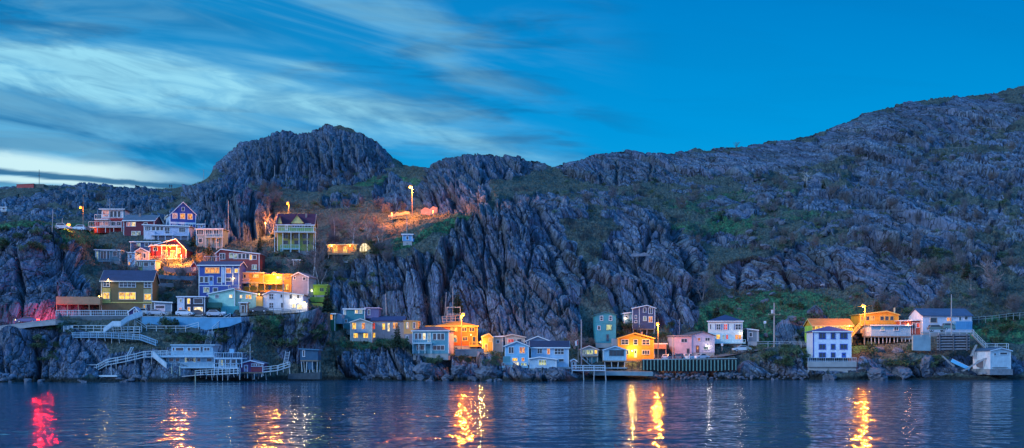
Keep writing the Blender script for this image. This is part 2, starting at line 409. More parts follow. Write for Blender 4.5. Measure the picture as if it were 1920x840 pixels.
    def deck(s, u0, u1, vf, vr, y0=-1.6, y1=-.04, post_to=None, np_=4, col=None, solid=False, part='balcony', ends=True, bal=.5):
        """balcony with its floor at row vf and rail at row vr, front edge at depth y0"""
        mt = plain(col, .7, vary=.25) if col else M_BLUEWOOD()
        xa, z = s.loc(u0, vf, y0); xb, zr = s.loc(u1, vr, y0)
        d = MB().box(xa, xb, y0, y1, z - .22, z).build(part, mt, s.root)
        r = MB()
        if solid:
            r.box(xa, xb, y0 - .03, y0 + .05, z + .003, zr)
            if ends: r.box(xa, xa + .07, y0 + .06, y1, z + .003, zr); r.box(xb - .07, xb, y0 + .06, y1, z + .003, zr)
        else:
            r.box(xa, xb, y0, y0 + .09, zr - .09, zr); r.box(xa, xb, y0 + .01, y0 + .07, z + .1, z + .18)
            nn = max(2, int((xb - xa) / bal))
            for i in range(nn + 1):
                x = xa + .035 + (xb - xa - .07) * i / nn; w = .05 if i % 4 == 0 else .022
                r.box(x - w, x + w, y0 + .02, y0 + .06, z + .001, zr - .091)
            if ends:
                for x in (xa, xb - .09): r.box(x, x + .09, y0 + .1, y1, zr - .09, zr)
        r.build('railing', mt, d)
        if post_to is not None:
            zb = s.loc((u0 + u1) / 2, post_to, y0)[1]
            for i in range(np_):
                x = xa + .12 + (xb - xa - .24) * i / max(1, np_ - 1)
                MB().box(x - .08, x + .08, y0 + .1, y0 + .26, zb, z - .222).build('post', mt, s.root)
        return d
    def chimney(s, u, v0, v1, w=.5, y=2.5, col=(.25, .2, .18)):
        x, zt = s.loc(u, v0, y); zb = s.loc(u, v1, y)[1]
        MB().box(x - w / 2, x + w / 2, y, y + w, zb - .8, zt).build('chimney', plain(col, .8), s.roof)
    def lamp(s, u, v, y=-.35, power=150, col=(1, .62, .2), r=.13, st=14):
        x, z = s.loc(u, v, y)
        f = MB().box(x - .09, x + .09, y, -.003, z + r, z + r + .09).build('wall_lamp', M_METAL(), s.root)
        b = MB(); b.tube((x, y + .06, z - r), (x, y + .06, z + r - .003), r * .8, r, 8); b.build('bulb', emit(col, st), f)
        add_light('wall_lamp_light', s.M @ Vector((x, y - .35, z)), power, col, .15)

def add_light(name, loc, power, col=(1, .5, .12), r=.25):
    l = bpy.data.lights.new(name, 'POINT'); l.energy = power; l.color = col; l.shadow_soft_size = r
    o = bpy.data.objects.new(name, l); COL.objects.link(o); o.location = loc
    return o
# ------------------------------------------------------------------ the houses, upper left first
G_UP, G_MID, G_LOW = 'houses high on the left hillside', 'houses on the middle terraces', 'houses along the shore'
IND = (.035, .075, .30); LBLUE = (.36, .50, .66); PALE = (.55, .62, .66); TEAL = (.035, .22, .26); NAVY = (.02, .06, .15)
RED = (.36, .02, .025); BURG = (.14, .012, .03); CREAM = (.62, .52, .36); YEL = (.72, .30, .02); ORANGE = (.66, .13, .01)
LIME = (.20, .30, .07); MINT = (.38, .66, .52); BROWN = (.20, .13, .045); BRICK = (.23, .045, .045); PINK = (.66, .44, .46)

# hut at the far left edge
h = House('hut', 'tiny pale hut alone on the dark slope at the left edge', 'hut', 1, 12, 389, 395, D=4, rcol=(.3, .3, .3), col=PALE, found=.5); h.win(5, 390, 9, 393)

# red house with glazed upper floor
h = House('house', 'red house with white glazed upper floor and stepped white decks', 'house', 191, 231, 393, 437, D=7, col=(.66, .64, .64), group=G_UP, over=.7, rcol=(.12, .12, .13))
h.box('lower_wall', 177, 414, 230, 437, -1.3, -.01, RED)
h.box('middle_wall', 189, 409, 231, 413, -.5, -.011, RED)
for a, b in ((193, 199), (200, 204)): h.win(a, 395, b, 406, 'p')
for a, b in ((207, 212), (214, 219), (221, 226)): h.win(a, 396, b, 407)
h.deck(177, 203, 411, 402, -2.8, -.6, col=(.7, .68, .66)); h.deck(166, 229, 425, 415, -3.0, -1.31, post_to=436, np_=5, col=(.68, .62, .6))
for a, b in ((188, 194), (197, 203), (208, 216), (219, 227)): h.win(a, 416, b, 423, 'p' if a < 205 else 'd', y=-1.3)
h.lamp(176.5, 431, -1.6, 60, (1, .35, .1))
# burgundy wing
h = House('house', 'long dark burgundy house under a low blue-grey roof', 'house', 232, 289, 413, 444, D=8, col=BURG, roof=('side', 404), rcol=(.10, .13, .17), group=G_UP)
h.win(238, 417, 245, 424, 'p', 1); h.win(247, 417, 254, 424, 'w', 1); h.win(247, 434, 254, 441, 'm'); h.win(256, 434, 263, 441, 'm'); h.win(270, 418, 276, 424); h.chimney(262, 400, 407)
# blue gable house
h = House('house', 'tall bright blue gabled house with three glowing upper windows', 'house', 319, 367, (402, 402), 434, D=9, yaw=22, col=IND, roof=('gable', 343, 379), rcol=(.08, .10, .16), side=((.42, .55, .72), 'l'), group=G_UP)  # left end paler: sky light painted into the panel colour
h.win(341, 389, 345.5, 395); h.win(323.5, 400, 332.5, 409.5, 'p'); h.win(338, 400.5, 346.5, 410, 'o'); h.win(352, 401.5, 360.5, 411, 'o')
for a in (324, 340, 353): h.win(a, 421, a + 8, 426, 'd', 2)
h.box('trim_band', 319, 417.5, 367, 419, -.06, -.004, WHITE)
h.win(309, 403, 315, 412, 'm', face='l')
# sun porch house
h = House('house', 'pale blue house with a wraparound sun porch on posts', 'house', 270, 354, (422, 425), 449, D=7, col=(.40, .47, .60), group=G_UP, over=.5, rcol=(.25, .28, .33))
h.box('porch_wall', 271, 434, 290, 449, -.8, -.01, (.6, .6, .68))
for a in (272.5, 276, 279.5): h.win(a, 425, a + 2.4, 432)
for a, b in ((285, 291), (293, 299), (301, 306)): h.win(a, 425, b, 432)
h.win(309, 426, 318, 438, 'd', 2); h.win(336, 427, 347, 435, 'd', 3)
h.deck(282, 324, 440, 433, -1.8, -.04, post_to=450, np_=4, col=(.5, .56, .68)); h.deck(325, 353, 441, 438, -1.2, -.04, post_to=450, np_=3, col=(.42, .5, .62))
# grey green house
h = House('house', 'grey green flat roofed house with white windows and a shallow balcony', 'house', 368, 417, 430, 462, D=7, col=(.16, .24, .25), group=G_UP, over=.4, rcol=(.2, .22, .22))
for a, b in ((369, 381), (386, 397), (401, 410)): h.win(a, 431, b, 440, 'd', 3 if b - a > 9 else 2)
h.deck(384, 417, 444, 438, -1.5, -.04, post_to=468, np_=4, col=(.3, .42, .45)); h.win(405, 448, 410, 454); h.win(373, 447, 379, 455)
# box on the knob
h = House('shed', 'small plain blue shed above the grey green house', 'shed', 371, 384, 421, 428, D=3, col=(.12, .22, .5), rcol=(.15, .2, .4), found=.6); h.win(376, 422.5, 380, 426)
# green house with maroon roof
h = House('house', 'lime green hill house with maroon gabled roof and curved balconies', 'house', 520, 588, 420, 470, D=8, col=LIME, roof=('side', 402), rcol=(.10, .015, .04), group=G_UP, yaw=4)
def gable_dormer(h, u0, up, u1, ve, vp, col, y0=-.35, dep=4.0):
    a, z = h.loc(u0, ve, y0); p, zp = h.loc(up, vp, y0); b2, _ = h.loc(u1, ve, y0)
    d = MB().prism([(a, y0, z), (b2, y0, z), (p, y0, zp)], (0, dep, 0)).build('dormer', paint(col), h.root)
    r = MB()
    for x in (a, b2):
        e = Vector((p, y0 - .3, zp)); f = Vector((x, y0 - .3, z)); f += (f - e).normalized() * .3
        r.prism([e, f, f + Vector((0, 0, .16)), e + Vector((0, 0, .16))], (0, dep, 0))
    r.build('dormer_roof', shingle((.10, .015, .04)), d)
gable_dormer(h, 520, 524.5, 529, 419, 404, (.62, .58, .2)); gable_dormer(h, 545, 557, 570, 418.5, 403, (.55, .58, .2))
h.win(535, 421, 539, 431, 'm'); h.win(548, 419.5, 566, 426, 'd', 4); h.win(572, 420, 583, 426, 'd', 2)
for a, b in ((530, 540), (551, 562), (567, 580)): h.win(a, 435.5, b, 447, 'd', 2, fr=(.2, .28, .1)); h.win(a + 1, 451, b, 458, 'd', 1, fr=(.2, .28, .1))
h.box('recess_shade', 541, 435, 550, 449, -.06, -.004, (.05, .09, .04))  # flat dark panel: shade of the recess under the balcony, put in as colour
h.deck(514, 592, 434, 426, -2.6, -.04, post_to=472, np_=6, col=(.42, .58, .6)); h.deck(526, 562, 466, 459, -1.6, -.04, post_to=474, np_=3, col=(.2, .5, .62))
h.chimney(574, 400, 406)

# long dark blue house, red house and the cream one under it
h = House('house', 'long dark blue house with a flat pale edged roof behind the red one', 'house', 245, 300, 454, 474, D=6, col=(.05, .09, .2), group=G_MID, rcol=(.2, .24, .3))
for a in (257, 272, 284): h.win(a, 456, a + 6, 462, 'm' if a == 257 else 'd')
h = House('house', 'red gabled house lit orange by a lamp under its eave', 'house', 281, 349, (462, 468), 483, D=7, col=RED, roof=('gable', 330, 448), group=G_MID)
h.win(288, 464, 295, 470, 'd', 2); h.win(334, 466, 338, 474, 'o'); h.win(306, 470, 314, 480, 'o', 2); h.win(320, 470, 328, 480, 'y', 2)
h.deck(281, 331, 484.5, 480, -1.8, -.04, col=(.6, .5, .4))
for u in (303, 331): h.box('porch_post', u - .7, 461, u + .7, 484, -1.7, -1.5, (.7, .65, .6))
h.box('porch_roof', 280, 459, 333, 461, -1.9, -.01, (.7, .68, .66))
h = House('cottage', 'small cream cottage lit peach beside the orange bank', 'cottage', 254, 279, (471, 472), 490, D=5, yaw=10, col=(.62, .47, .33), roof=('gable', 264, 465), group=G_MID, side=(LBLUE, 'l'))
h.win(257.5, 475, 261, 483.5); h.win(269, 475, 273, 484)
h = House('house', 'low house with a green end and a pale blue grey front', 'house', 256, 291, 489, 508, D=5, col=(.32, .38, .42), group=G_MID, rcol=(.3, .33, .36))
h.box('end_panel', 256, 489.5, 267, 508, -.06, -.004, (.26, .36, .12)); h.win(258.5, 491, 261, 499, y=-.06); h.win(263, 491, 265, 499, y=-.06); h.win(270, 492, 278, 499); h.win(283, 492, 289, 498)
h = House('house', 'tall pale blue clapboard house behind the bare dark tree', 'house', 240, 253, 474, 500, D=5, col=(.30, .48, .66), group=G_MID); h.win(243, 478, 247, 484); h.win(241, 491, 244, 497, 'o')
h = House('house', 'flat roofed house with pale blue panels and dark doors above the cliff', 'house', 179, 225, (469, 470), 489, D=5, col=(.14, .24, .26), group=G_MID, rcol=(.4, .45, .45))
h.win(181, 472, 184, 487, 'm'); h.win(189, 471, 199, 485, 'd', 2); h.door(201, 471, 205, 487, (.03, .05, .06)); h.win(212, 472, 219, 480)
h.deck(176, 208, 489, 485, -1.3, -.04, post_to=503, np_=3, col=(.2, .3, .34))
# brown house over the road
HB = None
h = House('house', 'big brown three storey house with glowing yellow middle floor windows', 'house', 190, 285, 526, 583, D=9, yaw=6, col=BROWN, roof=('side', 508), rcol=(.045, .05, .10), group=G_MID, found=2.2, trimcol=(.70, .62, .5))
h.box('bay_cladding', 192, 540, 207, 567, -.07, -.004, (.55, .40, .10)); h.box('corner_cladding', 269, 542, 284, 567, -.07, -.004, (.40, .33, .16))
h.win(194, 527.5, 205, 537, 'd', 2, 2, fr=WHITE); h.win(224, 527.5, 254, 538, 'd', 4, 2, fr=WHITE); h.win(271, 529, 283, 538.5, 'd', 2, 2, fr=WHITE)
h.win(194, 549, 205, 560, 'y', 2, y=-.07); h.win(223.5, 548.5, 254, 561, 'y', 3, 2); h.win(271, 551.5, 283, 562, 'y', 2, y=-.07)
h.box('trim_band', 190, 566.5, 285, 568, -.11, -.075, (.7, .5, .12)); h.door(269, 571, 273, 583, (.5, .35, .1), 'y'); h.door(275, 571, 282, 583, (.06, .03, .05)); h.lamp(203, 525, -.5, 90, (1, .6, .12)); h.lamp(186, 556, -.4, 60, (1, .7, .12))
d_house = h
h.deck(105, 188, 569, 556.5, -2.5, 3.5, post_to=583, np_=5, col=(.42, .24, .12), solid=True, part='terrace')
# small garage behind the car
h = House('garage', 'small garage with pale pink door beside the brown house', 'garage', 289, 322, (566, 568), 584, D=5, col=(.2, .28, .36), group=G_MID, rcol=(.3, .36, .42))
h.door(291, 572, 309, 584, (.72, .52, .54))
h = House('house', 'black cubic house with a white panel and large windows', 'house', 333, 384, 557, 589, D=7, col=(.025, .03, .05), group=G_MID, over=.3, rcol=(.3, .33, .36), trimcol=(.7, .7, .74))
h.box('white_panel', 334, 558, 346, 589, -.08, -.004, (.68, .66, .7)); h.win(337, 561, 341, 566, 'm', y=-.08); h.win(336, 577, 341, 583, 'p', y=-.08)
h.win(351.5, 560, 356.5, 569.5, 'y'); h.win(364, 560, 380, 569, 'd', 1); h.win(352, 576, 356.5, 583.5, 'y'); h.win(364, 576, 380, 587, 'w', 1)
# indigo house
h = House('house', 'big indigo house with white trimmed tower and lit top floor', 'house', 373, 448, (497, 501), 556, D=8, col=IND, roof=('side', 491), rcol=(.06, .06, .12), group=G_MID)
h.win(385, 502, 411, 512, 'o', 3, fr=(.7, .6, .35)); h.win(424, 503, 433, 512, 'o', 1); h.win(440.5, 504, 446, 511, 'y')
h.box('tower_panel', 415, 501, 421, 530, -.10, -.004, LBLUE); h.win(375, 519, 381, 529.5, 'd'); h.win(384, 519, 390, 529.5, 'd'); h.door(392.5, 518, 399.5, 535, (.16, .3, .55)); h.win(408, 520, 415, 530, 'd'); h.win(423.5, 521.5, 433, 527, 'd')
h.box('trim_band', 373, 534.5, 430, 536, -.07, -.004, PALE); h.win(382, 539, 392, 548, 'm'); h.win(400, 540, 408, 547)
for u in (415, 422, 436): h.box('corner_board', u, 500, u + 1.4, 534, -.14, -.005, WHITE)
h.deck(428, 449, 541, 534, -1.8, -.04, col=(.62, .5, .4)); h.lamp(438, 522, -.5, 100, (1, .6, .15))
# red porch gables
h = House('porch', 'pair of small red gabled porches edged in pink', 'porch', 359, 371, (499, 501), 516, D=3, yaw=-8, col=RED, roof=('gable', 365, 491), group=G_MID, trimcol=(.75, .42, .4)); h.win(362, 502, 367.5, 511, 'p')
# brick red house
h = House('house', 'brick red house with a long strip of blue windows', 'house', 405, 486, (475, 476), 508, D=8, col=BRICK, roof=('gable', 414, 467.5), group=G_MID, rcol=(.28, .3, .32))
h.win(412, 475.5, 421.5, 485.5, 'd', 2)
h.win(430.5, 475, 437, 483.5, 'm'); 
for a in (439, 447, 454.5, 461.5): h.win(a, 476, a + 5.5, 485, 'm' if a == 439 else 'd')
h.win(468.5, 478, 472, 487, 'y'); h.win(474, 479, 480.5, 486); h.win(452, 496, 457, 505); h.win(473, 497, 481, 505, 'm', 2)
h.deck(382, 412, 492, 480.5, -2.2, -.04, post_to=500, np_=4, col=(.62, .48, .52), solid=False)
# yellow lit houses
h = House('house', 'flat roofed yellow house with balcony beside the indigo house', 'house', 449, 494, 512, 547, D=7, col=(.66, .34, .03), group=G_MID, rcol=(.35, .35, .38), trimcol=(.7, .55, .3))
h.box('end_panel', 449.5, 512.5, 467, 532, -.06, -.004, (.66, .38, .2)); h.win(457, 515, 460.5, 521, y=-.06); h.win(475, 514.5, 484, 520, 'y', 2); h.win(456, 531, 466, 537); h.win(471, 529, 477, 535, 'o'); h.win(479, 530, 484, 537, 'o')
h.deck(453, 468, 529.5, 523, -1.3, -.07, col=(.6, .5, .5)); h.deck(467, 497, 530, 528.5, -1.5, -.04, post_to=547, np_=3, col=(.66, .5, .14))
h = House('house', 'amber house behind the lit wooden lamp post', 'house', 496, 546, (516, 515), 548, D=7, col=(.62, .28, .025), group=G_MID, rcol=(.4, .3, .2), trimcol=(.68, .38, .06))
h.win(519, 518, 528, 524, 'm', 2); h.win(533, 517, 542, 524, 'o', 3); h.win(503, 535, 509, 543); h.win(530, 533, 534, 543, 'o'); h.win(536, 533, 541, 543, 'y'); h.deck(496, 528, 531, 526, -1.3, -.04, col=(.66, .45, .12))
h = House('house', 'plain grey gabled house at the end of the amber row', 'house', 548, 578, (517, 519), 551, D=7, col=(.30, .29, .33), roof=('gable', 560, 511), group=G_MID, rcol=(.2, .18, .2), yaw=-8)
h.win(551, 518.5, 554, 523); h.win(568, 520, 573, 525)
# mint house
h = House('house', 'mint green house with tall offset gable and lit side wing', 'house', 391, 440, (551, 542), 580, D=9, col=MINT, roof=('shed2', 439, 541), group=G_MID, rcol=(.12, .15, .15), found=1.5)
h.win(404, 552.5, 410, 558.5, 'd', 2); h.win(430, 552.5, 435.5, 558.5, 'w')
h.box('patio_screen', 385, 567, 414, 577, -1.6, -.01, (.06, .2, .14)); h.box('base_panel', 414, 574, 448, 589, -.5, -.004, (.05, .36, .38))
h = House('house', 'low mint wing with two yellow windows stepping down to the right', 'house', 441, 481, (544, 552), 578, D=6, yaw=-6, col=(.34, .52, .42), roof=('flat',), group=G_MID, rcol=(.12, .08, .08))
h.win(450, 553.5, 454, 559, 'w'); h.win(461, 553, 465, 560, 'y'); h.win(466, 553, 471.5, 560.5, 'y', 1)
h.box('lit_porch', 480, 556, 492, 575, -.3, 4, (.66, .36, .08)); h.lamp(486, 552, -.8, 120, (1, .5, .08))
# tool shed
h = House('shed', 'small plain brown shed under the mint wing', 'shed', 450, 463, 568, 586, D=3, yaw=3, col=(.25, .15, .10), rcol=(.2, .14, .1), dy=3.5); h.door(453, 573, 458, 586, (.2, .12, .08))
# white house
h = House('house', 'white house with brown eaves and a dazzling lit porch', 'house', 494, 568, (552, 553), 582, D=8, col=(.60, .63, .68), roof=('gable', 510, 545.5), group=G_MID, rcol=(.16, .07, .05), trimcol=(.62, .64, .7), found=1.5)
h.win(505, 551.5, 512.5, 560.5, 'd', 2, 2); h.win(505, 568, 512.5, 577, 'd', 2, 2); h.win(526, 552, 529.5, 558); h.win(527, 568, 531.5, 577); h.win(543, 553, 547.5, 560); h.win(557, 553, 561, 559)
h.win(548, 570, 554, 577, 'w'); h.box('porch_block', 555, 568, 576, 587, -1.6, -.01, (.66, .64, .62)); h.win(557, 571, 566, 580, 'w', y=-1.6); h.lamp(552, 565, -.7, 170, (1, .72, .3), .2, 20); h.lamp(571, 568, -2.2, 160, (1, .72, .3), .18, 18)
# lime house
h = House('house', 'small lime green house above a terrace of lime boards', 'house', 588, 613, 535, 553, D=5, col=(.38, .56, .05), group=G_MID, rcol=(.3, .42, .08), trimcol=(.4, .55, .1)); h.win(600, 540, 607, 546, 'd', 2)
h.box('terrace_wall', 574, 557, 609, 566, -2.4, -.9, (.22, .34, .04)); h.box('lower_terrace', 572, 568, 606, 579, -3.4, -2.41, (.16, .26, .04)); h.lamp(585, 545, -1.0, 70, (.9, 1, .3))
# orange cabin, greenhouse
h = House('cabin', 'glowing orange cabin on stilts beside the small lit greenhouse', 'cabin', 615, 669, (460, 459), 475, D=5, col=(.66, .22, .05), group=G_UP, rcol=(.2, .16, .18), stilts=489, ns=6, trimcol=(.75, .5, .2), over=.5)
h.win(626, 462, 632, 473, 'y', 1); h.win(644, 462, 651, 473, 'y', 1); h.win(663, 460.5, 668, 468, 'y'); h.door(617, 462, 622, 474, (.6, .35, .1), 'o'); h.lamp(622, 461, -.7, 260, (1, .5, .08), .2, 20); h.lamp(656, 461, -.7, 120, (1, .45, .06)); h.deck(615, 669, 475.5, 471, -1.3, -.04, col=(.5, .3, .15))
# dark hut on the slope
h = House('hut', 'small dark green hut among the bare trees', 'hut', 550, 562, 488, 499, D=3, col=(.05, .14, .10), rcol=(.15, .2, .2)); h.win(553, 491, 558, 495)
h = House('shed', 'tiny bright blue shed alone on the grassy clifftop', 'shed', 755, 773, 440, 452, D=3.5, col=(.12, .36, .60), rcol=(.15, .35, .5)); h.win(762, 443, 765.5, 449); h.box('side_box', 772, 447, 776, 453, .3, 2.5, (.12, .36, .6))

# --- shore rows, centre
h = House('house', 'dark green flat roofed house with a lit patterned window', 'house', 595, 628, 589, 622, D=7, col=(.02, .14, .07), group=G_LOW, rcol=(.28, .34, .38), yaw=-5)
h.win(598, 593.5, 602.5, 599, 'd', 1, 2); h.win(610, 590, 623.5, 599, 'o', 3, 2); h.win(598, 609.5, 604, 614); h.win(613.5, 609.5, 618, 615)
h.box('side_wing', 629, 589, 641, 607, 1.2, 6, (.2, .3, .38))
h = House('house', 'flat teal and slate blue house on the rock above the cream house', 'house', 644, 684, 580, 618, D=7, col=TEAL, group=G_LOW, rcol=(.45, .5, .52), over=.25)
h.win(645.5, 582, 648, 590, 'm'); h.win(666, 581.5, 671, 587.5, 'w'); h.win(674, 581.5, 679, 587.5, 'm'); h.win(647, 599, 651, 605)
h.box('side_wing', 685, 578, 710, 597, .4, 6, (.12, .13, .26)); h.box('wing_roof', 683, 576.5, 711.5, 578, .1, 6.3, (.7, .5, .6)); h.win(690, 581, 693.5, 590, 'd', y=.4)
h = House('house', 'cream two storey gabled house with four yellow windows on the rock', 'house', 657, 697, (604, 605), 642, D=8, col=(.56, .52, .44), roof=('gable', 676, 597.5), group=G_LOW, found=1.6, trimcol=(.66, .64, .58))
for a, b, k in ((660.5, 667.5, 'y'), (678.5, 684.5, 'o')): h.win(a, 605.5, b, 617, k, 1)
for a, b in ((663, 671), (681.5, 690)): h.win(a, 625, b, 633.5, 'y', 1)
h.deck(666, 687, 622, 618, -.9, -.04, col=(.12, .3, .5))
h = House('house', 'mauve grey wing under one long dark roof left of the spruce', 'house', 698, 757, 601, 634, D=7, col=(.40, .32, .32), roof=('side', 594), group=G_LOW, rcol=(.03, .05, .13), trimcol=(.5, .42, .4), trim=False)
h.win(699.5, 605, 703, 617, 'r', 1); h.win(717, 606, 722, 618, 'y'); h.win(727, 606, 731, 621, 'w'); h.win(737, 605, 746, 616, 'o', 2); h.win(699, 624, 703.5, 633, 'y')
h = House('house', 'boxy orange lit house between the spruce and the hip roofed one', 'house', 757, 784, (602, 603), 644, D=7, col=(.66, .36, .12), group=G_LOW, rcol=(.5, .32, .12), over=.15, trim=False)
h.win(763, 605, 765, 615, 'w'); h.win(775, 605, 778, 615, 'd'); h.box('lower_wall', 757.5, 626, 784, 644, -.05, -.004, (.36, .26, .28)); h.win(762, 630, 765, 638, y=-.05); h.win(775, 629, 778, 636, y=-.05)
h = House('house', 'teal house with low dark hip roof and two rows of glass', 'house', 774, 841, 621, 663, D=7, yaw=-7, col=(.10, .30, .36), roof=('hip', 613.5, 3), rcol=(.03, .045, .10), group=G_LOW, side=((.46, .36, .42), 'r'), found=1.5)
for a, b, k in ((778, 783, 'd'), (785, 790, 'd'), (793, 798, 'w')): h.win(a, 625, b, 637, k)
for a in (812, 820, 827): h.win(a, 625.5, a + 6, 637, 'd', 1)
h.win(802, 625, 807, 641, 'm', 2); h.win(782, 648, 795, 656, 'd', 2); h.win(812, 648, 833, 656, 'd', 3); h.deck(773, 809, 643, 635.5, -1.4, -.04, post_to=663, np_=4, col=(.4, .55, .6))
h = House('house', 'large orange house with yellow hip roof and arched window', 'house', 818, 895, 612, 648, D=9, col=ORANGE, roof=('hip', 603, 6), rcol=(.55, .22, .02), group=G_LOW, trimcol=(.75, .48, .10), found=1.5)
for a, b in ((845, 857), (866.5, 874.5), (880.5, 889)): h.win(a, 614.5, b, 621, 'y' if a < 850 else 'd', 3 if a < 850 else 2)
h.win(850, 633, 856.5, 641, 'm', 1); 
x, z = h.loc(853.2, 633, -.01); h_arch = MB(); h_arch.prism([(x + math.cos(t * math.pi / 8) * .42, -.09, z + .11 + math.sin(t * math.pi / 8) * .5) for t in range(9)], (0, .085, 0)); h_arch.build('arch_window', plain((.75, .62, .25), .5), h.root)
h.win(868, 632, 876, 638.5, 'd', 2); h.door(886, 631, 892, 647, (.06, .05, .04)); h.deck(880, 902, 648, 641, -1.6, -.04, col=(.66, .42, .08))
h.box('lower_wing', 798, 612, 818, 630, .5, 6, (.66, .2, .02)); h.box('wing_roof', 796, 610.5, 819, 612, .2, 6.2, (.6, .4, .08))
h.lamp(883, 628, -.8, 110, (1, .5, .08))
h = House('house', 'narrow yellow lit house with a peaked porch beside the stone wall', 'house', 904, 924, (631, 632), 660, D=5, col=(.68, .28, .03), roof=('gable', 917, 625.5), group=G_LOW, rcol=(.5, .3, .1), trimcol=(.7, .5, .2)); h.win(917, 634, 921, 640, 'o'); h.door(909, 645, 914, 659, (.4, .25, .1), 'o'); h.lamp(901, 642, -1.2, 900, (1, .5, .08))
h = House('house', 'low peach block house with one small dark window', 'house', 925, 943, (632, 631), 660, D=5, col=(.62, .44, .34), group=G_LOW, rcol=(.4, .3, .26)); h.win(931, 638, 936, 643)
h = House('house', 'peach house with brown curved roof behind the blue gables', 'house', 948, 984, (630, 632), 660, D=6, col=(.64, .46, .36), roof=('gable', 960, 627), group=G_LOW, rcol=(.28, .14, .08), trimcol=(.66, .5, .42)); h.win(953, 636, 963, 641.5, 'r', 2); h.win(970, 636, 978, 641)
h = House('house', 'grey blue gabled house mostly hidden behind the long dark roof', 'house', 987, 1031, (639, 639), 664, D=7, col=(.16, .24, .36), roof=('gable', 1008, 630.5), group=G_LOW, rcol=(.05, .07, .12)); h.win(993, 642, 998, 648, 'm'); h.win(1008, 642, 1014, 646, 'w', 2)
h = House('house', 'pale blue house with long navy roof behind the small cottage', 'house', 996, 1066, 651, 691, D=7, col=(.33, .48, .60), roof=('side', 640), rcol=(.02, .035, .08), group=G_LOW, dy=2.2)
h.win(1008, 654, 1016, 662.5, 'd', 2); h.win(1026, 654, 1031, 664, 'o', 1); h.win(1040, 654, 1057, 664, 'd', 3, 2); h.win(1048, 673, 1057, 678); h.box('base_slab', 1040, 688, 1070, 692, -1.2, -.01, mat=M_CONC())
h = House('house', 'narrow light blue gabled house with glowing ground floor over the water', 'house', 947, 991, (648.5, 648.5), 684, D=8, yaw=-5, col=(.20, .46, .64), roof=('gable', 969, 640), rcol=(.04, .06, .12), group=G_LOW, dy=6.5, side=((.05, .12, .22), 'r'))
h.win(954, 651, 963, 662, 'd', 2); h.win(974.5, 651, 984, 662, 'o', 2); h.win(961, 671.5, 970, 677, 'y'); h.win(978, 671, 983, 677, 'o'); h.win(963, 679, 973, 685, 'w', 2); h.win(977, 680, 987, 685.5, 'g', 2)
h.deck(941, 990, 687.5, 680, -1.8, -.04, col=(.25, .5, .62)); h.box('glass_screen', 943, 668, 957, 681, -1.7, -1.62, (.06, .22, .26)); h.box('deck_base', 942, 689.5, 990, 700, -1.4, .5, (.22, .42, .52))
for a in (943, 956, 970, 983): h.win(a + 1, 690.5, a + 9, 693, 'd', y=-1.4, fw=.05)
h = House('cottage', 'small pale blue cottage with one green lit window at the water edge', 'cottage', 993, 1043, (672.5, 673.5), 691, D=5, yaw=-3, col=(.40, .54, .62), roof=('gable', 1012, 669.5), rcol=(.3, .38, .44), group=G_LOW, dy=5.5); h.win(1010.5, 675.5, 1024, 684.5, 'g', 3); h.box('bench', 1003, 690, 1026, 692, -.9, -.3, (.05, .08, .14)); h.box('base_slab', 992, 692.2, 1046, 697, -1.0, 4, mat=M_CONC())
h = House('shed', 'tiny red brown shed squeezed beside the fishing deck', 'shed', 1071, 1080, (676, 676), 692, D=3, col=(.3, .10, .08), roof=('gable', 1076, 673.5), rcol=(.5, .5, .5)); h.win(1073.5, 679, 1077, 685)
h = House('boathouse', 'red roofed boathouse with lit wide window above a railed wharf', 'boathouse', 1089, 1121, (654.5, 655), 667, D=5, col=(.45, .42, .38), roof=('gable', 1105, 648.5), rcol=(.22, .03, .04), group=G_LOW, stilts=692, ns=4, dy=3.5, trimcol=(.6, .5, .45))
h.win(1091, 656.5, 1098, 664, 'm', 2); h.win(1099.5, 656.5, 1112, 664, 'g', 2); h.win(1115, 656.5, 1119.5, 663, 'y'); h.box('lower_wall', 1104, 668, 1122, 690, .6, 3, (.08, .26, .30))
xa, za = h.loc(1089, 668, -1.0); xb, zb = h.loc(1112, 689, -1.0)
st = MB()
for k in range(9): t = k / 8; st.box(xa + (xb - xa) * t - .1, xa + (xb - xa) * t + .35, -1.2, -.3, za + (zb - za) * t - .06, za + (zb - za) * t)
st.bar((xa, -1.15, za - .1), (xb, -1.15, zb - .1), .08, .22); st.bar((xa, -.35, za - .1), (xb, -.35, zb - .1), .08, .22); st.bar((xa, -1.15, za + .9), (xb, -1.15, zb + .9), .07)
st.build('stairs', M_GREYWOOD(), h.root)
h = House('house', 'tall narrow teal house with five dark windows against the cliff', 'house', 1116.5, 1155, (590.5, 590.5), 643, D=8, col=(.03, .27, .33), roof=('gable', 1135, 585), rcol=(.04, .16, .2), group=G_LOW, dy=2, trimcol=(.6, .68, .7), trim=False)
h.win(1125.5, 593, 1130, 600.5, 'd', 1, 2); h.win(1142.5, 593, 1147, 600.5, 'd', 1, 2); h.win(1121, 611.5, 1125, 618, 'd', 1); h.win(1137, 609, 1147, 619, 'g', 1, fr=(.05, .2, .24)); h.door(1137, 627, 1141.5, 640, (.02, .06, .1), fr=(.04, .2, .25))
h = House('house', 'navy house with white corner boards high behind the yellow house', 'house', 1186, 1228, (578, 577.5), 616, D=8, col=NAVY, roof=('gable', 1213, 572.5), rcol=(.08, .12, .16), group=G_LOW, trimcol=(.5, .62, .68), stilts=632, ns=4)
h.win(1206.5, 577.5, 1211, 585, 'd'); h.win(1216.5, 577.5, 1223, 588, 'd', 2); h.win(1191, 591.5, 1193.5, 596.5); h.win(1206.5, 593.5, 1211.5, 601, 'm'); h.win(1216.5, 593.5, 1223, 604, 'o', 2); h.win(1190.5, 601, 1194, 605)
h.box('corner_board', 1198, 576, 1199.3, 614, -.08, -.004, (.5, .62, .68))
